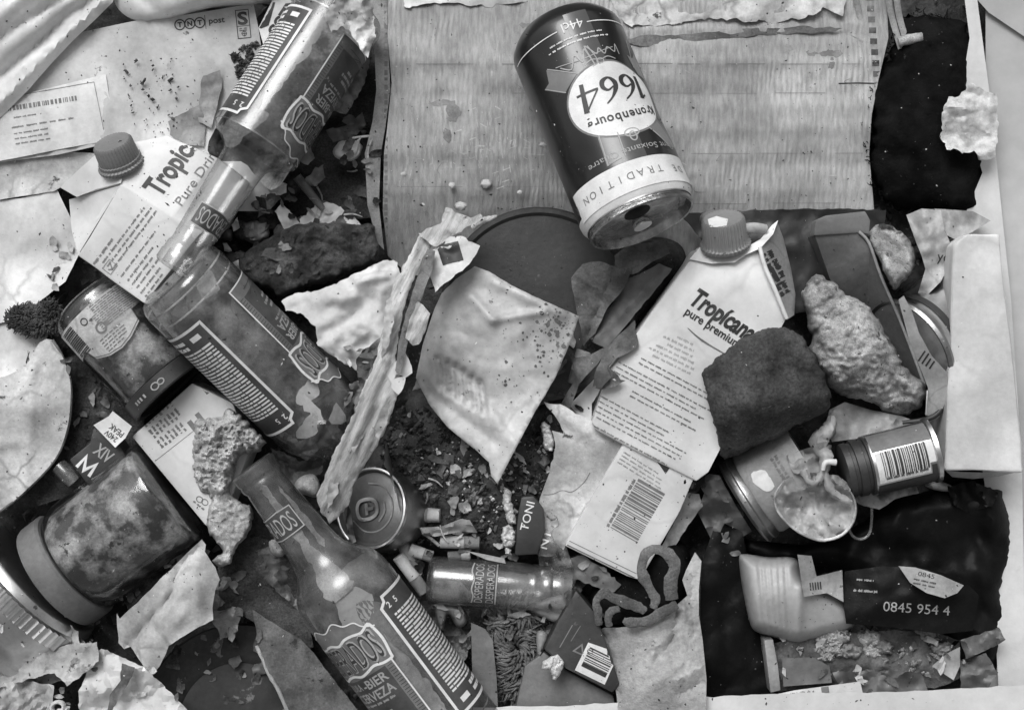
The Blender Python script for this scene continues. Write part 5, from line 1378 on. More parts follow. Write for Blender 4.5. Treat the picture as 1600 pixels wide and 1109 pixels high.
# leaves left of the right carton
for pts, hh, m, lbl, rg in (
    ([(893, 434), (910, 412), (936, 408), (960, 416), (972, 408), (1000, 402), (984, 430), (976, 450), (950, 480), (930, 520), (912, 540), (904, 500), (894, 450)], [(893, 434, 52), (1000, 402, 66), (912, 540, 48), (950, 460, 66)], M_leaf, 'broad dark leaf hanging below the beer can lid', [(900, 430, 960, 470, 4, 5), (960, 420, 920, 520, 4, -5)]),
    ([(960, 398), (990, 380), (1040, 380), (1046, 396), (1020, 410), (990, 428), (974, 430), (962, 420)], [(960, 398, 60), (1040, 384, 74), (974, 430, 64)], M_leaf, 'dark leaf tucked right under the beer can lid', [(965, 400, 1040, 392, 4, 5)]),
    ([(980, 436), (1000, 428), (1030, 412), (1050, 420), (1030, 446), (1010, 470), (985, 500), (960, 530), (946, 544), (918, 530), (930, 510), (960, 470)], [(980, 436, 48), (1050, 420, 62), (918, 530, 40), (990, 470, 60)], mat('leaf_pale', .10, .17, 40, .6, .3, 160, spots=.1), 'paler curled leaf beside the right carton', [(1040, 420, 930, 530, 5, 6)]),
    ([(892, 560), (920, 556), (950, 540), (992, 500), (998, 540), (985, 550), (960, 560), (948, 575), (955, 590), (940, 606), (926, 606), (930, 580), (940, 560), (905, 600), (890, 640), (876, 632), (900, 590)], [(892, 560, 70), (992, 500, 90), (926, 606, 116), (880, 636, 50)], M_leaf, 'torn dark leaf reaching onto the right carton edge', [(990, 510, 930, 580, 5, 6)]),
    ([(926, 606), (940, 596), (950, 570), (970, 592), (978, 594), (960, 604), (940, 608)], [(926, 606, 118), (950, 570, 122), (978, 594, 122)], M_leaf, 'small folded dark leaf tip on the carton edge', [])):
    o = sheet('dry_leaf', pts, hh, m, thick=.8, step=6, jag=1.5, js=12, wr=4, ws=30, ridges=rg, seed=len(pts))
    tag(o, lbl, 'leaf', 'dry leaves by the right carton')
o = blob('dark_pouch', [(900, 400), (1000, 370), (1060, 380), (1070, 420), (1030, 470), (980, 540), (930, 600), (880, 640), (850, 640), (870, 560), (900, 500)], -30, [(900, 400, 10), (1060, 400, 30), (860, 630, 10), (960, 500, 26)], M_felt, None, rim=30, na=4, ns=30)
tag(o, 'dark dirty pouch lying below the leaves and the carton', 'pouch')
o = sheet('dark_bag', [(1060, 334), (1180, 328), (1300, 326), (1385, 328), (1380, 380), (1310, 480), (1240, 490), (1200, 420), (1100, 380)], [(1060, 334, 4), (1300, 326, 6), (1385, 330, 2), (1240, 490, -10), (1240, 380, 2)], M_dkp, thick=1, step=6, wr=6, ws=50, cr=5, cs=60, jag=2, seed=4)
tag(o, 'dark smooth bag filling the gap between right carton and grey box', 'bag')
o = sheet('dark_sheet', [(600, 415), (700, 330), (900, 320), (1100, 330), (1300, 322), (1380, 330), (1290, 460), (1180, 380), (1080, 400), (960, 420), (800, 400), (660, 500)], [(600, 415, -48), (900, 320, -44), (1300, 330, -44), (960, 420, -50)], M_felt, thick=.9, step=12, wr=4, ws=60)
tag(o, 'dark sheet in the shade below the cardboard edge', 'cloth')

# stones
o = blob('dark_stone', [(1096, 585), (1100, 574), (1118, 558), (1146, 540), (1162, 526), (1182, 515), (1210, 512), (1238, 515), (1258, 532), (1272, 552), (1290, 588), (1298, 618), (1296, 640), (1250, 664), (1210, 684), (1170, 702), (1130, 718), (1124, 712), (1118, 670), (1106, 624)], 96,
         [(1100, 590, 150), (1150, 540, 158), (1240, 520, 160), (1290, 600, 156), (1200, 600, 182), (1130, 650, 164), (1180, 648, 172), (1250, 640, 156), (1130, 705, 108), (1180, 690, 112), (1240, 664, 118), (1150, 676, 138), (1210, 672, 130)], M_rock, None, rim=9, power=5, step=3.6, na=3, ns=40, na2=1.3, ns2=6, cr=8, cs=64, jag=4, js=16, smooth=False, seed=11, sharp=180)
tag(o, 'dark angular stone resting on the right juice carton', 'stone')
o = blob('pale_stone', [(1254, 470), (1256, 446), (1270, 432), (1286, 432), (1304, 446), (1326, 462), (1350, 474), (1372, 500), (1392, 532), (1402, 552), (1410, 570), (1436, 592), (1446, 608), (1440, 630), (1424, 646), (1390, 646), (1360, 628), (1320, 620), (1300, 606), (1280, 580), (1266, 556), (1268, 530), (1262, 500)], 40,
         [(1270, 445, 100), (1340, 480, 104), (1300, 540, 128), (1360, 560, 122), (1420, 600, 96), (1400, 640, 70), (1330, 610, 84), (1270, 540, 96)], M_bread, None, rim=22, power=2.4, step=2.8, na=11, ns=40, na2=5, ns2=7, cr=5, cs=40, jag=5, js=16, seed=5, sharp=180)
tag(o, 'rough pale stone between dark stone and grey box flap', 'stone')
o = blob('pale_stone', [(1354, 366), (1376, 350), (1400, 358), (1418, 372), (1430, 394), (1428, 420), (1412, 440), (1396, 452), (1384, 430), (1366, 396)], 26, [(1360, 370, 60), (1420, 400, 62), (1395, 400, 84)], M_bread, None, rim=14, step=3.4, na=9, ns=18, na2=6, ns2=7, jag=4, js=10, cr=6, cs=22, seed=9, sharp=180)
tag(o, 'small rough lump behind the edge of the grey box flap', 'stone')
gb = thing('grey_box', 'dull grey open box with bent flap behind the pale stone', 'box', (1350, 460, -40))
facets('side', [(1272, 366, 58), (1340, 362, 66), (1361, 388, 66), (1446, 602, 40), (1408, 600, -40), (1350, 520, -40), (1298, 436, 30)], [(0, 1, 2, 3, 4, 5, 6)], M_greyp, gb, skirt=-60, bev=2, sub=2)
facets('flap', [(1272, 368, 62), (1275, 344, 74), (1290, 337, 76), (1352, 330, 78), (1360, 344, 72), (1358, 366, 68), (1341, 364, 68)], [(0, 1, 2, 3, 4, 5, 6)], mat('box_flap', .17, .23, 30, .6, .15, 120, spots=.1), gb, skirt=30, bev=2, sub=2)
tube('edge_strip', [(1342, 362, 70), (1358, 380, 70), (1376, 430, 66), (1402, 490, 58), (1424, 546, 50), (1444, 600, 44)], 2.4, M_white2, gb, flat=.8)

# film pieces behind the white box
for pts, hh, m, lbl, crn in (
    ([(1416, 336), (1440, 326), (1470, 328), (1476, 360), (1490, 390), (1486, 410), (1470, 440), (1440, 470), (1432, 466), (1446, 420), (1440, 400), (1432, 380)], [(1416, 336, 30), (1490, 390, 60), (1432, 466, 40), (1450, 390, 54)], M_white2, 'grey crumpled plastic wrapper with small black lettering by the white box', 16),
    ([(1440, 470), (1470, 440), (1490, 412), (1500, 430), (1492, 470), (1468, 480), (1450, 478)], [(1440, 470, 34), (1490, 412, 46), (1490, 480, 36)], M_greyp, 'dark folded wrapper piece below the lettering', 18),
    ([(1460, 326), (1520, 330), (1548, 345), (1520, 362), (1496, 376), (1480, 368), (1470, 346)], [(1460, 326, 34), (1548, 345, 40), (1480, 368, 50)], M_white2, 'grey wrinkled wrapper above the top of the white box', 16)):
    o = sheet('plastic_wrapper', pts, hh, m, thick=.8, step=5, wr=5, ws=30, cr=crn * .7, cs=40, seed=len(pts))
    tag(o, lbl, 'wrapper', 'grey wrappers at the right')
    if crn == 16 and pts[0][0] == 1416: yo = o
put(Ink().text('yo', 0, 0, 20, 15, .0), px_map(yo, 1474, 406, 8), M_ink, yo)
yt = thing('tin_can', 'shiny round tin beside the big white box at the right edge', 'tin', (1450, 525, -10))
ax = Axis((1420, 548, 32), (1482, 508, -6), 84)
L = ax.L
lathe('body', ax, [(0, 0), (0, 76), (3, 82), (8, 84), (12, 80), (20, 79), (L - 18, 79), (L - 10, 82), (L, 84), (L, 0)], M_metal, yt, seg=90)
lathe('rim', ax, [(-2, 80), (-3, 84), (2, 87), (7, 86), (10, 82)], M_metald, yt, seg=90)
lathe('paper_wrap', ax, [(24, 79.8), (30, 80), (36, 79.8)], M_dkp, yt, seg=90)
o = sheet('price_tag', [(1404, 468), (1412, 462), (1424, 484), (1436, 520), (1456, 556), (1480, 582), (1480, 620), (1468, 652), (1452, 660), (1447, 640), (1450, 606), (1436, 570), (1420, 530)], [(1404, 468, 128), (1436, 530, 126), (1480, 590, 100), (1452, 660, 70)], M_white2, thick=.9, step=5, wr=1)
tag(o, 'bent grey paper band with black bars along the shiny tin', 'paper band')
k = Ink()
for i in range(4): k.rect(i * 7, 0, 2.6, 19)
put(k, px_map(o, 1440, 556, 34), M_ink, o, 'barcode')
tag(tube('steel_pin', [(1449, 610, 96), (1448, 630, 98), (1447, 648, 98)], 1.8, M_metal), 'short bright steel pin below the paper band', 'pin')
tag(tube('plastic_hoop', [(1410, 660, 70), (1450, 654, 78), (1470, 640, 76), (1482, 610, 70)], [3, 4, 4, 2], M_dkp), 'dark curved plastic rim under the pale stone end', 'rim')

wb = thing('white_box', 'large plain white box standing at the right edge of the heap', 'box', (1530, 560, -30))
facets('body', [(1490, 382, 96), (1512, 366, 100), (1562, 366, 100), (1590, 620, 100), (1598, 738, 100), (1476, 735, 100), (1484, 540, 98)], [(0, 1, 2, 3, 4, 5, 6)], M_boxw, wb, skirt=-40, bev=5, seg=3, sub=3, na=3, ns=90)
put(Ink().curve([(-40, 10), (-20, 4), (0, 8), (20, 2)], 1).curve([(10, -20), (30, -34), (44, -36)], 1).curve([(-44, -20), (-20, -26), (0, -24)], .8), px_map(bpy.data.objects['body.003'] if 'body.003' in bpy.data.objects else wb.children[0], 1532, 690, 0), M_inkl, wb, 'scuffs')
sheet('end_flap', [(1476, 734), (1500, 737), (1540, 738), (1585, 738), (1560, 744), (1520, 748), (1488, 745)], [(1476, 734, 92), (1585, 738, 92), (1520, 748, 70)], M_white2, wb, thick=3, step=6)

# right middle: tub, small tin, peel, films
gj = thing('food_tub', 'pale tub with a metal rim half hidden under the dark stone', 'tub', (1190, 770, -20))
ax = Axis((1160, 786, 24), (1262, 722, 40), 71)
L = ax.L
lathe('rim', ax, [(0, 0), (0, 64), (2, 70), (5, 73), (9, 70), (12, 69), (15, 72), (19, 71), (24, 68), (24, 0)], M_metald, gj, seg=90)
lathe('body', ax, [(24, 0), (24, 66), (30, 69), (L, 69), (L, 0)], M_white2, gj, seg=90)
put(Ink().text('T', 0, 0, None, 8, .02).ring(0, 0, 9, 9, 1.4), ax.along(66, 12, .8, 69), M_ink, gj, 'emblem')
put(Ink().rows(0, 0, 36, 3, 7, 3.2, 3, 0, 8), ax.up(62, 20, .8, 69), M_inkg, gj, 'small_print')
put(Ink().rows(0, 0, 40, 2, 7, 5, 5, 0, 7), ax.up(84, -26, .8, 69), M_inkg, gj, 'small_print')
put(Ink().poly(dens([(-16, -10), (0, -14), (14, -8), (20, 4), (8, 12), (-4, 10), (-14, 6)], 4, 3, 10, True, 2), 4), lambda u, v: ax.at(50 + v, (u - 24) / 69, 70), M_paper, gj, 'pale_patch')
tn = thing('small_tin', 'small tin with a barcode label lying by the white box corner', 'tin', (1390, 718, 20))
ax = Axis((1316, 737, 92), (1457, 703, 92), 46)
L = ax.L
lathe('lid', ax, [(0, 0), (0, 36), (3, 41), (12, 42), (13, 40), (18, 40), (19, 43), (30, 43.5), (31, 41), (36, 41), (37, 45), (40, 45)], M_dkp, tn, seg=64)
lathe('body', ax, [(40, 45), (42, 46), (L - 8, 46), (L - 6, 49), (L, 50), (L + 1, 47), (L - 2, 43), (L - 2, 0)], M_metal, tn, seg=72)
put(Ink().poly([(44, -18), (132, -18), (132, 14), (122, 14), (122, 30), (44, 30)], 5), lambda u, v: ax.at(u, (v - 2) / 46, 46.5), M_paper, tn, 'barcode_label')
put(Ink().barcode(86, 5, 66, 40, 30, 4).rows(86, 27, 64, 1, 3, 4, 3, 0, 8), lambda u, v: ax.at(u, (v - 6) / 46, 47), M_ink, tn, 'barcode')
put(Ink().poly([(42, -60), (136, -60), (136, -22), (42, -22)], 6), lambda u, v: ax.at(u, v / 46, 46.4), M_greyp, tn, 'wrap_band')
put(Ink().poly([(124, 16), (136, 16), (136, 70), (42, 70), (42, 32), (124, 32)], 6), lambda u, v: ax.at(u, v / 46, 46.4), M_dkp, tn, 'wrap_band')
pl = sheet('crinkled_foil', [(1210, 782), (1214, 764), (1226, 750), (1246, 742), (1262, 736), (1290, 742), (1310, 742), (1326, 756), (1337, 790), (1334, 814), (1318, 832), (1290, 842), (1262, 838), (1236, 822), (1216, 800)],
           [(1210, 782, 112), (1262, 736, 118), (1337, 790, 118), (1290, 842, 124), (1236, 822, 118), (1270, 780, 98), (1250, 800, 100)], M_white2, thick=.8, step=3.6, wr=5, ws=20, cr=13, cs=26, jag=1.5, ridges=[(1230, 770, 1290, 756, 5, 8), (1262, 740, 1290, 800, 5, -6)], seed=4)
tag(pl, 'crinkled pale foil lid with thick bright rim over the tub', 'foil')
tube('rim', [(1226, 750, 122), (1212, 770, 122), (1212, 790, 124), (1224, 810, 126), (1248, 830, 128), (1280, 843, 130), (1310, 838, 130), (1330, 820, 128), (1337, 794, 126), (1330, 770, 122), (1312, 752, 120)], [1.4, 1.8, 2, 2, 2.4, 2.6, 2.4, 2.2, 2, 1.6, 1.2], M_glint_rim, pl, wob=.3)
tag(tube('foil_twist', [(1256, 735, 122), (1264, 752, 128), (1274, 754, 130), (1284, 742, 128), (1290, 716, 118), (1280, 690, 108), (1296, 670, 104), (1300, 650, 100)], [6, 5, 4, 6, 10, 14, 10, 5], M_white2, wob=.9, seed=3), 'twisted foil strand between foil lid and pale stone', 'foil')
tag(tube('foil_twist', [(1306, 722, 140), (1290, 722, 142), (1286, 734, 140)], [5, 4, 3], M_white), 'short bright curl on the lid of the small tin', 'foil')
tag(tube('foil_twist', [(1288, 738, 128), (1296, 762, 132), (1310, 775, 130), (1330, 786, 126)], [5, 6, 6, 4], M_white2, wob=.8, seed=6), 'wrinkled foil strand crossing the pale foil lid', 'foil')
o = sheet('crumpled_film', [(1228, 712), (1258, 700), (1290, 690), (1300, 720), (1290, 740), (1262, 748), (1240, 738)], 106, M_white2, thick=.8, step=5, cr=16, cs=22, wr=6, ws=16, jag=2)
tag(o, 'small crumpled grey film beside the small tin lid', 'film')
o = sheet('crumpled_film', [(1296, 640), (1320, 628), (1360, 640), (1410, 650), (1440, 662), (1400, 672), (1350, 684), (1300, 690), (1290, 660)], [(1296, 640, 58), (1440, 662, 66), (1300, 690, 84), (1360, 640, 40)], M_white2, thick=.8, step=5, cr=14, cs=36, wr=6, ws=24, seed=5)
tag(o, 'grey crumpled film above the small tin body', 'film')
o = sheet('crumpled_film', [(1336, 772), (1380, 762), (1432, 760), (1436, 770), (1400, 778), (1374, 796), (1350, 790), (1336, 784)], 66, M_white2, thick=.8, step=5, cr=-12, cs=24, wr=5, ws=20, seed=7, jag=1)
tag(o, 'pleated clear film strip below the small tin', 'film')
o = tube('plastic_loop', [(1332, 796, 60), (1326, 815, 58), (1330, 834, 58), (1344, 842, 58), (1358, 834, 58), (1362, 812, 60), (1362, 792, 62)], 2.4, M_film)
tag(o, 'clear soft plastic loop beside the foil lid rim', 'plastic loop')
o = sheet('plastic_wrapper', [(1088, 750), (1108, 740), (1124, 742), (1150, 790), (1175, 830), (1140, 850), (1110, 840), (1090, 800), (1100, 770)], [(1088, 750, 60), (1124, 742, 62), (1175, 830, 10), (1100, 830, 20)], M_greyp, thick=.8, step=5, cr=18, cs=34, wr=6, ws=24)
tag(o, 'grey twisted wrapper between barcode pack and metal rimmed tub', 'wrapper')
tag(blob('lid_tab', [(1444, 756), (1470, 752), (1492, 762), (1480, 768), (1456, 764)], 30, 38, M_white2, None, rim=5, step=4), 'small pale tab right of the small tin', 'tab')

# black bag, white bottle, black packet, bottom right
o = blob('black_bag', [(1160, 842), (1250, 850), (1330, 830), (1380, 786), (1450, 765), (1500, 762), (1560, 756), (1580, 800), (1586, 860), (1570, 920), (1576, 980), (1550, 1060), (1500, 1040), (1420, 960), (1300, 890), (1200, 880)], -20, [(1200, 860, 6), (1400, 830, 40), (1540, 800, 34), (1550, 1000, 20), (1400, 900, 20)], M_black, None, rim=36, na=8, ns=60, jag=6, js=22, cr=14, cs=60, seed=7)
tag(o, 'large black plastic bag in the shade at the lower right', 'bag')
o = sheet('black_strip', [(1120, 812), (1160, 830), (1170, 880), (1180, 980), (1200, 1010), (1220, 1100), (1090, 1120), (1094, 980), (1096, 880)], [(1120, 812, 18), (1200, 1010, 6), (1090, 1120, 30), (1150, 940, 26)], M_black, thick=3, step=8, wr=10, ws=60, cr=8, cs=60)
tag(o, 'upright fold of black plastic between canvas bag and white bottle', 'plastic')
wbt = blob('white_bottle', [(1154, 872), (1162, 865), (1200, 870), (1242, 872), (1258, 900), (1300, 925), (1330, 950), (1332, 980), (1290, 994), (1246, 1004), (1206, 994), (1178, 984), (1168, 960), (1160, 920)], 14, [(1160, 880, 80), (1240, 890, 90), (1320, 960, 60), (1210, 930, 104), (1180, 980, 70), (1260, 990, 64)], mat('milk_plastic', .36, .46, 20, .45, .05, 80, spots=.04), None, rim=20, step=3.6, smooth=True,
           ridges=[(1186, 872, 1196, 990, 3.4, -6), (1196, 872, 1206, 990, 3.4, -6), (1206, 874, 1215, 994, 3.4, -6), (1216, 876, 1223, 996, 3.4, -6), (1226, 876, 1232, 998, 3.4, -6), (1250, 920, 1246, 1000, 8, 8)], sharp=180)
tag(wbt, 'ribbed white plastic bottle end in the black bag at lower right', 'bottle')
o = sheet('bar_label', [(1246, 866), (1268, 868), (1276, 900), (1316, 890), (1318, 940), (1292, 926), (1256, 932)], [(1246, 866, 98), (1316, 890, 70), (1256, 932, 106)], M_white2, thick=.8, step=5, wr=3, ws=20)
tag(o, 'small torn label with black bars on the white bottle', 'label')
k = Ink()
for i in range(5): k.rect(i * 4, 0, 2, 12)
put(k, px_map(o, 1266, 916, -6), M_ink, o, 'barcode')
bp = sheet('black_packet', [(1320, 892), (1380, 884), (1440, 888), (1500, 900), (1530, 930), (1520, 985), (1470, 990), (1400, 980), (1322, 974), (1316, 930)], [(1320, 892, 60), (1520, 920, 70), (1322, 974, 70), (1500, 988, 60), (1420, 930, 92)], M_black, thick=4, step=6, wr=4, ws=50, cr=6, cs=70, seed=5)
tag(bp, 'black glossy packet printed with a pale telephone number', 'packet')
put(Ink().text('0845 954 4', 0, 0, 104, 15, .0, rot=-4), px_map(bp, 1432, 950, 0), M_inkl, bp, label='pale telephone digits')
put(Ink().rows(0, 8, 28, 1, 4, 3, 3).rows(2, -9, 40, 1, 4, 4, 4), px_map(bp, 1352, 914, 4), M_inkl, bp, 'small_print')
op = sheet('oval_label', [(1404, 884), (1430, 886), (1470, 898), (1506, 914), (1496, 926), (1476, 934), (1448, 926), (1422, 910)], [(1404, 884, 104), (1506, 914, 98), (1450, 924, 110)], M_white2, bp, thick=.8, step=5)
put(Ink().text('0845', 0, 6, 26, 7, .0).rows(2, -4, 40, 2, 6, 2.6, 3), px_map(op, 1446, 904, 12), M_ink, bp)
o = sheet('dirty_paper', [(1190, 1006), (1230, 1000), (1320, 990), (1400, 984), (1470, 990), (1500, 1000), (1500, 1060), (1460, 1076), (1380, 1062), (1300, 1070), (1214, 1080)], [(1190, 1006, 20), (1500, 1000, 24), (1214, 1080, 14), (1460, 1076, 20), (1340, 1020, 34)], M_cardd, thick=3, step=6, wr=8, ws=30, cr=10, cs=30, jag=2, seed=6)
tag(o, 'dirty crumbled cardboard below the ribbed white bottle', 'cardboard')
crumbs('dirt_crumbs', 'fine grey crumbs along the bottom right', [(1220, 1000), (1340, 985), (1480, 990), (1500, 1050), (1300, 1060)], 300, lambda x, y: 24, M_bread, 1.5, 6, 31)
for i in range(14):
    rnd = random.Random(80 + i)
    x, y = rnd.uniform(1270, 1490), rnd.uniform(988, 1040)
    r = rnd.uniform(7, 16)
    o = blob('bread_crumb', [(x + r * 1.3 * math.cos(a), y + r * math.sin(a)) for a in [j * .9 for j in range(7)]], 28, 40, rnd.choice((M_bread, M_papergrey, M_bread2)), None, rim=6, step=2.4, jag=5, js=7, na=5, ns=8, na2=5, ns2=4, seed=i, under=10)
    tag(o, 'grey crumbly lump on dirty cardboard below the black packet', 'crumb', 'crumbly lumps under the black packet')
o = box('wooden_post', [(1194, 1000), (1208, 998), (1216, 1040), (1220, 1078), (1204, 1082)], 44, -30, M_white2, None, bev=2, sub=1)
tag(o, 'short pale wooden stub below the ribbed white bottle', 'wood')
o = sheet('fibre_board', [(1222, 1028), (1270, 1026), (1296, 1040), (1300, 1066), (1224, 1072)], 40, M_greyp, thick=3, step=6, wr=2, ws=30)
tag(o, 'small grey panel right of the pale wooden stub', 'panel')
o = sheet('card_corner', [(1456, 1040), (1480, 1020), (1500, 1010), (1500, 1040), (1490, 1062)], [(1456, 1040, 44), (1500, 1010, 52), (1490, 1062, 50)], M_white2, thick=.9, step=5)
tag(o, 'pale triangular card corner near the bottom right', 'card')
o = sheet('printed_slip', [(1176, 1092), (1240, 1078), (1344, 1064), (1350, 1090), (1350, 1110), (1180, 1110)], [(1176, 1092, 60), (1344, 1064, 62), (1350, 1110, 66), (1180, 1110, 64)], M_paper, thick=.9, step=6)
tag(o, 'printed white slip poking out along the bottom strip', 'slip')
put(Ink().rows(0, 0, 50, 1, 4, 8, 3, 0).rect(42, 2, 12, 10), px_map(o, 1248, 1085, -8), M_inkg, o)
for i, (pts, lbl) in enumerate((([(1500, 1000), (1530, 990), (1560, 980), (1572, 1000), (1540, 1016), (1510, 1030)], 'grey wrinkled film at the right end of the black packet'), ([(1300, 1050), (1360, 1046), (1440, 1050), (1450, 1080), (1380, 1084), (1320, 1080)], 'dull clear film along the bottom edge'), ([(1500, 1030), (1540, 1020), (1560, 1050), (1540, 1080), (1500, 1080)], 'dark wrinkled film in the bottom right corner'), ([(1480, 760), (1520, 750), (1560, 770), (1550, 790), (1510, 800), (1486, 785)], 'dark glossy film under the corner of the white box'))):
    o = sheet('crumpled_film', pts, 44 if i < 3 else 50, M_greyp if i != 3 else M_black, thick=.8, step=5, wr=6, ws=26, cr=14, cs=26, jag=2, seed=30 + i)
    tag(o, lbl, 'film')

# ---------------------------------------------------------------- bottom middle: canvas bag, barcode box, moss
cb = thing('canvas_bag', 'pale canvas bag with dark webbing straps at the bottom middle', 'bag', (1030, 1030, 0))
sheet('bag_body', [(932, 986), (944, 980), (966, 980), (1000, 976), (1034, 962), (1056, 946), (1074, 930), (1066, 906), (1072, 890), (1086, 862), (1096, 876), (1092, 920), (1092, 960), (1098, 1000), (1104, 1060), (1102, 1160), (968, 1160), (964, 1090), (956, 1040), (944, 1004)],
      [(932, 986, 60), (1000, 976, 78), (1074, 930, 82), (1090, 866, 66), (1098, 1000, 70), (968, 1150, 70), (1030, 1060, 104), (958, 1040, 66)], M_cloth, cb, thick=4, step=7, wr=4, ws=50, ridges=[(1060, 945, 1050, 1000, 3.5, -11), (1050, 1000, 1016, 1040, 3.5, -10), (944, 990, 966, 1080, 4, -11), (990, 1000, 1030, 1010, 4, 5), (1080, 900, 1084, 990, 4, -7), (1010, 1080, 1060, 1040, 5, 4), (1056, 1064, 1100, 1040, 5, 7), (1060, 1085, 1100, 1062, 5, -7), (1000, 990, 1040, 970, 6, 5)], seed=6)
tube('strap', [(1020, 950, 96), (1024, 936, 98), (1016, 920, 102), (1006, 902, 106), (1002, 884, 108), (1012, 862, 110), (1030, 858, 112), (1048, 870, 110), (1054, 886, 106), (1048, 910, 102), (1050, 936, 94)], [5, 8, 6, 9, 7, 8, 7, 10, 8, 11, 10], M_strap, cb, flat=.25, wob=.28)
tube('strap', [(1058, 944, 92), (1036, 956, 96), (1010, 970, 96), (984, 972, 96), (974, 968, 94)], [7, 9, 7, 8, 4], M_strap, cb, flat=.28, wob=.28)
tube('strap', [(936, 976, 84), (934, 956, 88), (932, 938, 92), (944, 926, 94), (956, 932, 94), (976, 940, 96), (998, 948, 96), (1008, 956, 96)], [5, 7, 5, 8, 7, 9, 8, 5], M_strap, cb, flat=.25, wob=.28)
tube('strap', [(952, 978, 86), (950, 964, 90), (956, 954, 92), (968, 950, 92)], [5, 6, 6, 5], M_strap, cb, flat=.4, wob=.28)
o = blob('dark_pocket', [(925, 920), (1000, 870), (1020, 840), (1070, 850), (1080, 900), (1060, 950), (1000, 980), (940, 985)], 0, [(925, 950, 40), (1040, 870, 50), (1000, 950, 60)], M_rag, cb, rim=20, na=4, ns=30)
bx = box('barcode_box', [(900, 922), (930, 958), (946, 1000), (968, 1068), (957, 1082), (884, 1044), (850, 1014), (872, 970)], [70, 74, 76, 74, 72, 76, 70, 70], -20, M_dkp, None, bev=3, sub=2)
tag(bx, 'small dark box with a white barcode panel beside the canvas bag', 'box')
put(Ink().poly([(-26, 24), (24, 30), (26, -24), (-26, -24)], 5), px_map(bx, 932, 1036, 26), M_inkw, bx, 'barcode_panel')
k = Ink()
rnd = random.Random(6)
y = 18
while y > -14:
    w = rnd.choice((1.2, 1.6, 2.4)); k.rect(1, y, 42, w); y -= w + rnd.choice((1.4, 2))
for i in range(1): k.rect(1, -10, 42, 6)
put(k, px_map(bx, 932, 1036, 26, off=.9), M_ink, bx, 'barcode')
put(Ink().line([(-8, -6), (8, -6), (0, 8)], 2.4, True).ring(16, 4, 5, 5, 2).line([(-26, 30), (-30, -10)], 1.5).line([(-14, 34), (-18, 6)], 1.2), px_map(bx, 906, 1014, 24), M_inkg, bx, 'emblem')
o = box('grey_slab', [(820, 1040), (850, 1018), (884, 1046), (958, 1086), (966, 1120), (800, 1130)], [40, 40, 44, 44, 50, 50], -30, M_greyp, None, bev=3, sub=1)
tag(o, 'plain dark grey slab under the small dark barcode box', 'slab')
o = sheet('felt_strip', [(736, 972), (758, 982), (770, 1000), (776, 1060), (780, 1160), (736, 1160), (738, 1060)], [(736, 972, 34), (776, 1060, 40), (750, 1150, 44)], M_greyp, thick=8, step=6, wr=2, ws=40)
tag(o, 'smooth grey strip right of the upright bottle back label', 'strip')
clump('fibrous_tuft', 808, 1012, 44, 78, 34, 620, 20, 2.4, M_fibre, 8, 'shaggy grey fibrous tuft below the small bottle', 'tuft')
clump('fibrous_tuft', 806, 964, 36, 22, 44, 160, 18, 3.2, M_fibre, 9, 'curled tangle of thick fibres right under the small bottle', 'tuft')
o = sheet('torn_leather', [(892, 872), (912, 868), (940, 886), (960, 902), (972, 914), (960, 926), (930, 916), (900, 905), (880, 930), (866, 920)], [(892, 872, 44), (972, 914, 50), (870, 924, 36)], M_greyp, thick=4, step=5, jag=3, js=9, wr=4, ws=20)
tag(o, 'ragged grey leather scrap under the edge of the barcode pack', 'leather scrap')
for i, (pts, lbl, m) in enumerate((([(680, 950), (700, 944), (720, 950), (730, 970), (716, 980), (700, 960), (690, 990)], 'bent grey plastic clip left of the fibrous tangle', M_greyp), ([(840, 940), (880, 930), (888, 960), (870, 972), (840, 960), (820, 950)], 'grey broken plastic bit under the small bottle mouth', M_white2), ([(840, 985), (856, 990), (852, 1010), (842, 1030), (838, 1010)], 'thin pale sliver left of the dark barcode box', M_white2))):
    tag(blob('plastic_bit', pts, 34, 46, m, None, rim=6, step=4, jag=1, seed=i, under=16), lbl, 'plastic bit', 'plastic bits by the small bottle')
# ---------------------------------------------------------------- loose litter lying in the gaps
def cast(dg, x, y):
    p = W(x, y, 0)
    hit, loc, nrm, *_ = SC.ray_cast(dg, Vector((p.x, p.y, .3)), Vector((0, 0, -1)))
    return loc.z / S if hit else -60
def litter(region, n, mats, r0, r1, label, group, seed, hmax=60):
    rnd = random.Random(seed)
    dg = bpy.context.evaluated_depsgraph_get()
    dg.update()
    k = tries = 0
    while k < n and tries < n * 12:
        tries += 1
        x, y = rnd.uniform(region[0], region[2]), rnd.uniform(region[1], region[3])
        h = cast(dg, x, y)
        if h > hmax or h < -66 + 0: continue
        k += 1
        r = r0 + (r1 - r0) * rnd.random() ** 1.6
        st, a0 = rnd.uniform(1, 3.2), rnd.uniform(0, 6.28)
        pts = []
        m = rnd.randint(5, 8)
        for i in range(m):
            a = 6.283 * i / m + rnd.uniform(-.3, .3)
            u, v = r * st ** .5 * math.cos(a) * rnd.uniform(.6, 1.2), r / st ** .5 * math.sin(a) * rnd.uniform(.6, 1.2)
            pts.append((x + u * math.cos(a0) - v * math.sin(a0), y + u * math.sin(a0) + v * math.cos(a0)))
        gx, gy = rnd.uniform(-.4, .4), rnd.uniform(-.4, .4)
        ctrl = [(x - r, y, h + 4 - gx * r), (x + r, y, h + 4 + gx * r), (x, y + r, h + 4 + gy * r)]
        o = sheet('litter_scrap', pts, ctrl, rnd.choice(mats), thick=1.2, step=3.5, jag=1.6, js=5, wr=2, ws=9, cr=r * .35, cs=r * 1.2, seed=rnd.randint(0, 99))
        tag(o, label, 'scrap', group)
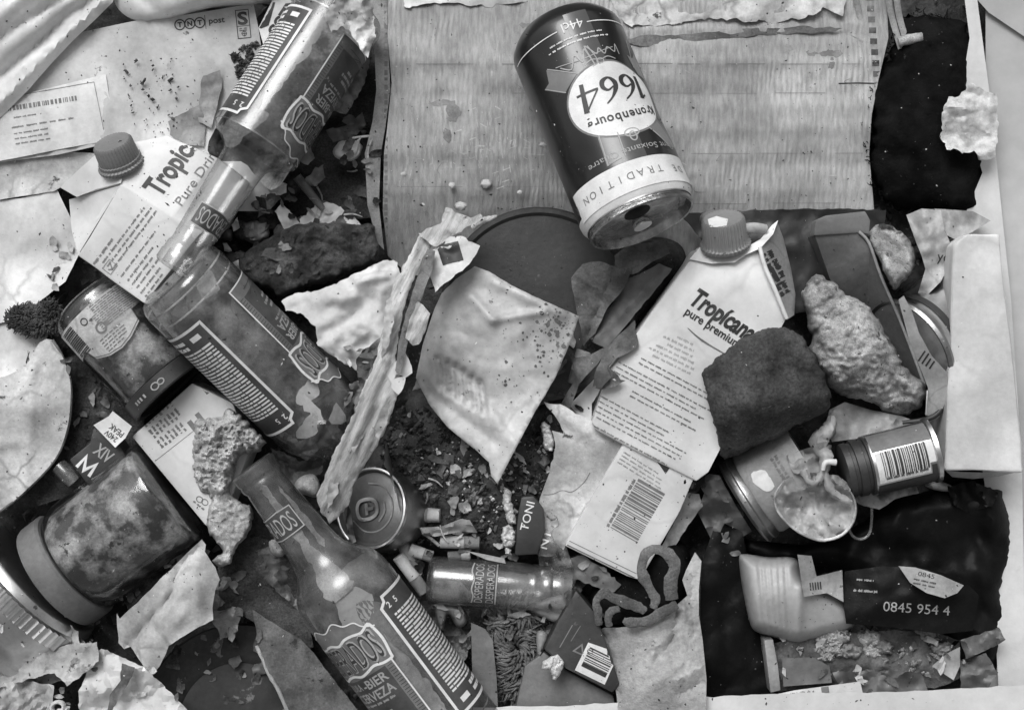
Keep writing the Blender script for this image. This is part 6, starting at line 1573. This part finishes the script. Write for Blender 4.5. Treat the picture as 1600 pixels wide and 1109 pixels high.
for i, (pts, h, m, lbl) in enumerate((
    ([(400, 640), (440, 690), (480, 720), (500, 700), (540, 690), (520, 650), (470, 690)], 10, M_greyp, 'dark crumpled wrapper under the shoulder of the middle bottle'),
    ([(425, 700), (470, 720), (510, 716), (500, 742), (470, 745), (450, 770), (432, 745)], 4, M_leaf, 'dark crumpled leaf between the bottle neck and the pale strip'),
    ([(400, 860), (430, 850), (470, 900), (476, 960), (440, 930), (410, 900)], 16, M_leaf, 'dark crumpled wrapper along the left side of the upright bottle'),
    ([(330, 905), (360, 900), (380, 940), (370, 985), (345, 1000), (330, 970)], 2, M_papergrey, 'grey crumpled strip right of the torn paper leaf'),
    ([(650, 940), (690, 935), (735, 965), (736, 1010), (715, 1050), (690, 1000), (665, 970)], 4, M_cardd, 'dark crumpled wrapper between bottle label and fibrous tuft'),
    ([(190, 920), (230, 905), (300, 850), (330, 860), (280, 905), (235, 950), (200, 960)], 18, M_felt, 'dark folded wrapper beneath the torn paper leaf'),
    ([(600, 640), (640, 610), (680, 650), (660, 700), (625, 720), (606, 690)], 22, M_felt, 'dark folded scrap on the soil beside the pale strip'),
    ([(690, 700), (740, 705), (770, 745), (740, 790), (700, 770)], 30, M_leaf, 'dark crumpled leaf on the soil under the silvery board tip'),
    ([(545, 600), (580, 590), (600, 620), (580, 680), (556, 650)], 60, M_papergrey, 'grey crumpled scrap between middle bottle and pale strip'),
    ([(840, 880), (900, 866), (940, 890), (900, 930), (850, 925)], 20, M_leaf, 'dark crumpled wrapper between small bottle and barcode pack'))):
    o = sheet('crumpled_wrapper', pts, h, m, thick=1, step=4, jag=4, js=9, wr=6, ws=22, cr=13, cs=24, seed=60 + i, sharp=30)
    tag(o, lbl, 'wrapper', 'dark crumpled wrappers in the gaps')
DK = (M_leaf, M_leaf, M_papergrey, M_cardd, M_felt, M_greyp)
MX = (M_leaf, M_papergrey, M_paperd, M_cardd, M_greyp, M_wood)
litter((380, 150, 590, 350), 34, DK + (M_paperd,), 5, 15, 'ragged dark shred lying in the gap left of the cardboard flap', 'shreds left of the cardboard flap', 1)
litter((340, 270, 460, 430), 24, DK, 5, 13, 'small wet shred between the bottle neck and the dark bread slab', 'shreds by the bottle neck', 2)
litter((60, 380, 140, 480), 9, MX, 4, 11, 'small dirty shred between the left carton and the moss tuft', 'shreds by the moss tuft', 3)
litter((600, 600, 900, 860), 52, MX, 4, 13, 'small ragged shred lying on the dark soil mound', 'shreds on the soil mound', 4, 48)
litter((640, 860, 960, 1000), 34, DK, 5, 13, 'dull ragged shred among the clutter around the small bottle', 'shreds around the small bottle', 5, 56)
litter((150, 840, 380, 1010), 24, DK, 5, 14, 'dull ragged shred under the large jar and the torn paper leaf', 'shreds under the large jar', 6, 40)
litter((1080, 730, 1180, 870), 9, DK, 5, 13, 'dull shred between the barcode pack and the metal rimmed tub', 'shreds by the metal rimmed tub', 7, 60)
litter((860, 520, 1000, 650), 9, DK, 4, 11, 'dull shred under the dry leaves left of the right carton', 'shreds under the dry leaves', 8, 60)
litter((1220, 985, 1510, 1065), 20, MX, 4, 12, 'small crumbly shred along the bottom right of the heap', 'shreds at the bottom right', 9, 60)
litter((530, 540, 620, 640), 14, MX, 4, 10, 'small shred between the middle bottle and the pale strip', 'shreds beside the pale strip', 10, 110)
litter((100, 560, 240, 720), 14, DK, 4, 11, 'small dark shred on the ribbed cloth beside the pale board', 'shreds on the ribbed cloth', 11, 30)
litter((270, 985, 420, 1105), 22, DK, 4, 15, 'dull shred lying on the dark half buried plate', 'shreds on the dark plate', 14, 60)
litter((0, 940, 310, 1100), 14, MX, 3, 9, 'small torn paper shred on the crumpled papers at the bottom left', 'shreds on the bottom left papers', 12, 90)
rnd = random.Random(77)
dg = bpy.context.evaluated_depsgraph_get(); dg.update()
for i in range(26):
    x, y = rnd.choice(((rnd.uniform(600, 880), rnd.uniform(610, 850)), (rnd.uniform(390, 580), rnd.uniform(200, 340)), (rnd.uniform(640, 950), rnd.uniform(860, 990))))
    h = cast(dg, x, y)
    if h > 50: continue
    a, l = rnd.uniform(0, 6.28), rnd.uniform(12, 34)
    tag(tube('twig', [(x, y, h + 3), (x + l * .5 * math.cos(a), y + l * .5 * math.sin(a), h + 6), (x + l * math.cos(a + .2), y + l * math.sin(a + .2), h + 3)], [1.6, 1.3, .7], rnd.choice((M_card_edge, M_leaf, M_wood)), seg=6, wob=.3, seed=i), 'thin dry twig lying in the dark gaps of the heap', 'twig', 'twigs in the gaps')

# ---------------------------------------------------------------- dust and crumbs on everything
def dust(name, label, n, mat_, r0, r1, seed, region=(0, 0, 1480, 1090)):
    rnd = random.Random(seed)
    dg = bpy.context.evaluated_depsgraph_get()
    dg.update()
    V, F = [], []
    C = Vector((0, 0, D * S))
    k = 0
    while k < n:
        x, y = rnd.uniform(region[0], region[2]), rnd.uniform(region[1], region[3])
        if fbm(x, y, 130, seed) + .5 * fbm(x, y, 30, seed + 2) < rnd.uniform(-.4, .5): continue
        k += 1
        p = W(x, y, 0)
        hit, loc, nrm, *_ = SC.ray_cast(dg, Vector((p.x, p.y, .3)), Vector((0, 0, -1)))
        if not hit: continue
        r = (r0 + (r1 - r0) * rnd.random() ** 4)
        b = len(V)
        st = rnd.choice((1, 1, 1, 1.5, 2.2))
        a = rnd.uniform(0, 6.28)
        for dx, dy, dz in ((1, 0, 0), (-.2, 1, .1), (-1, .1, 0), (.1, -1, 0), (0, 0, .8), (0, 0, -.4)):
            q = r * rnd.uniform(.6, 1.2)
            u, v = dx * st * q, dy * q
            V.append(loc + Vector((u * math.cos(a) - v * math.sin(a), u * math.sin(a) + v * math.cos(a), dz * q)) * S)
        for t in ((0, 1, 4), (1, 2, 4), (2, 3, 4), (3, 0, 4), (1, 0, 5), (2, 1, 5), (3, 2, 5), (0, 3, 5)):
            F.append(tuple(b + i for i in t))
    o = link(name, V, F, mat_, sharp=30)
    tag(o, label, None, None, 'stuff')
dust('dirt_specks', 'fine dark dirt specks sprinkled over the heap', 3600, M_crumb_soil, .4, 2.0, 3)
dust('pale_specks', 'fine pale specks sprinkled over the heap', 600, M_crumb, .4, 1.7, 4)
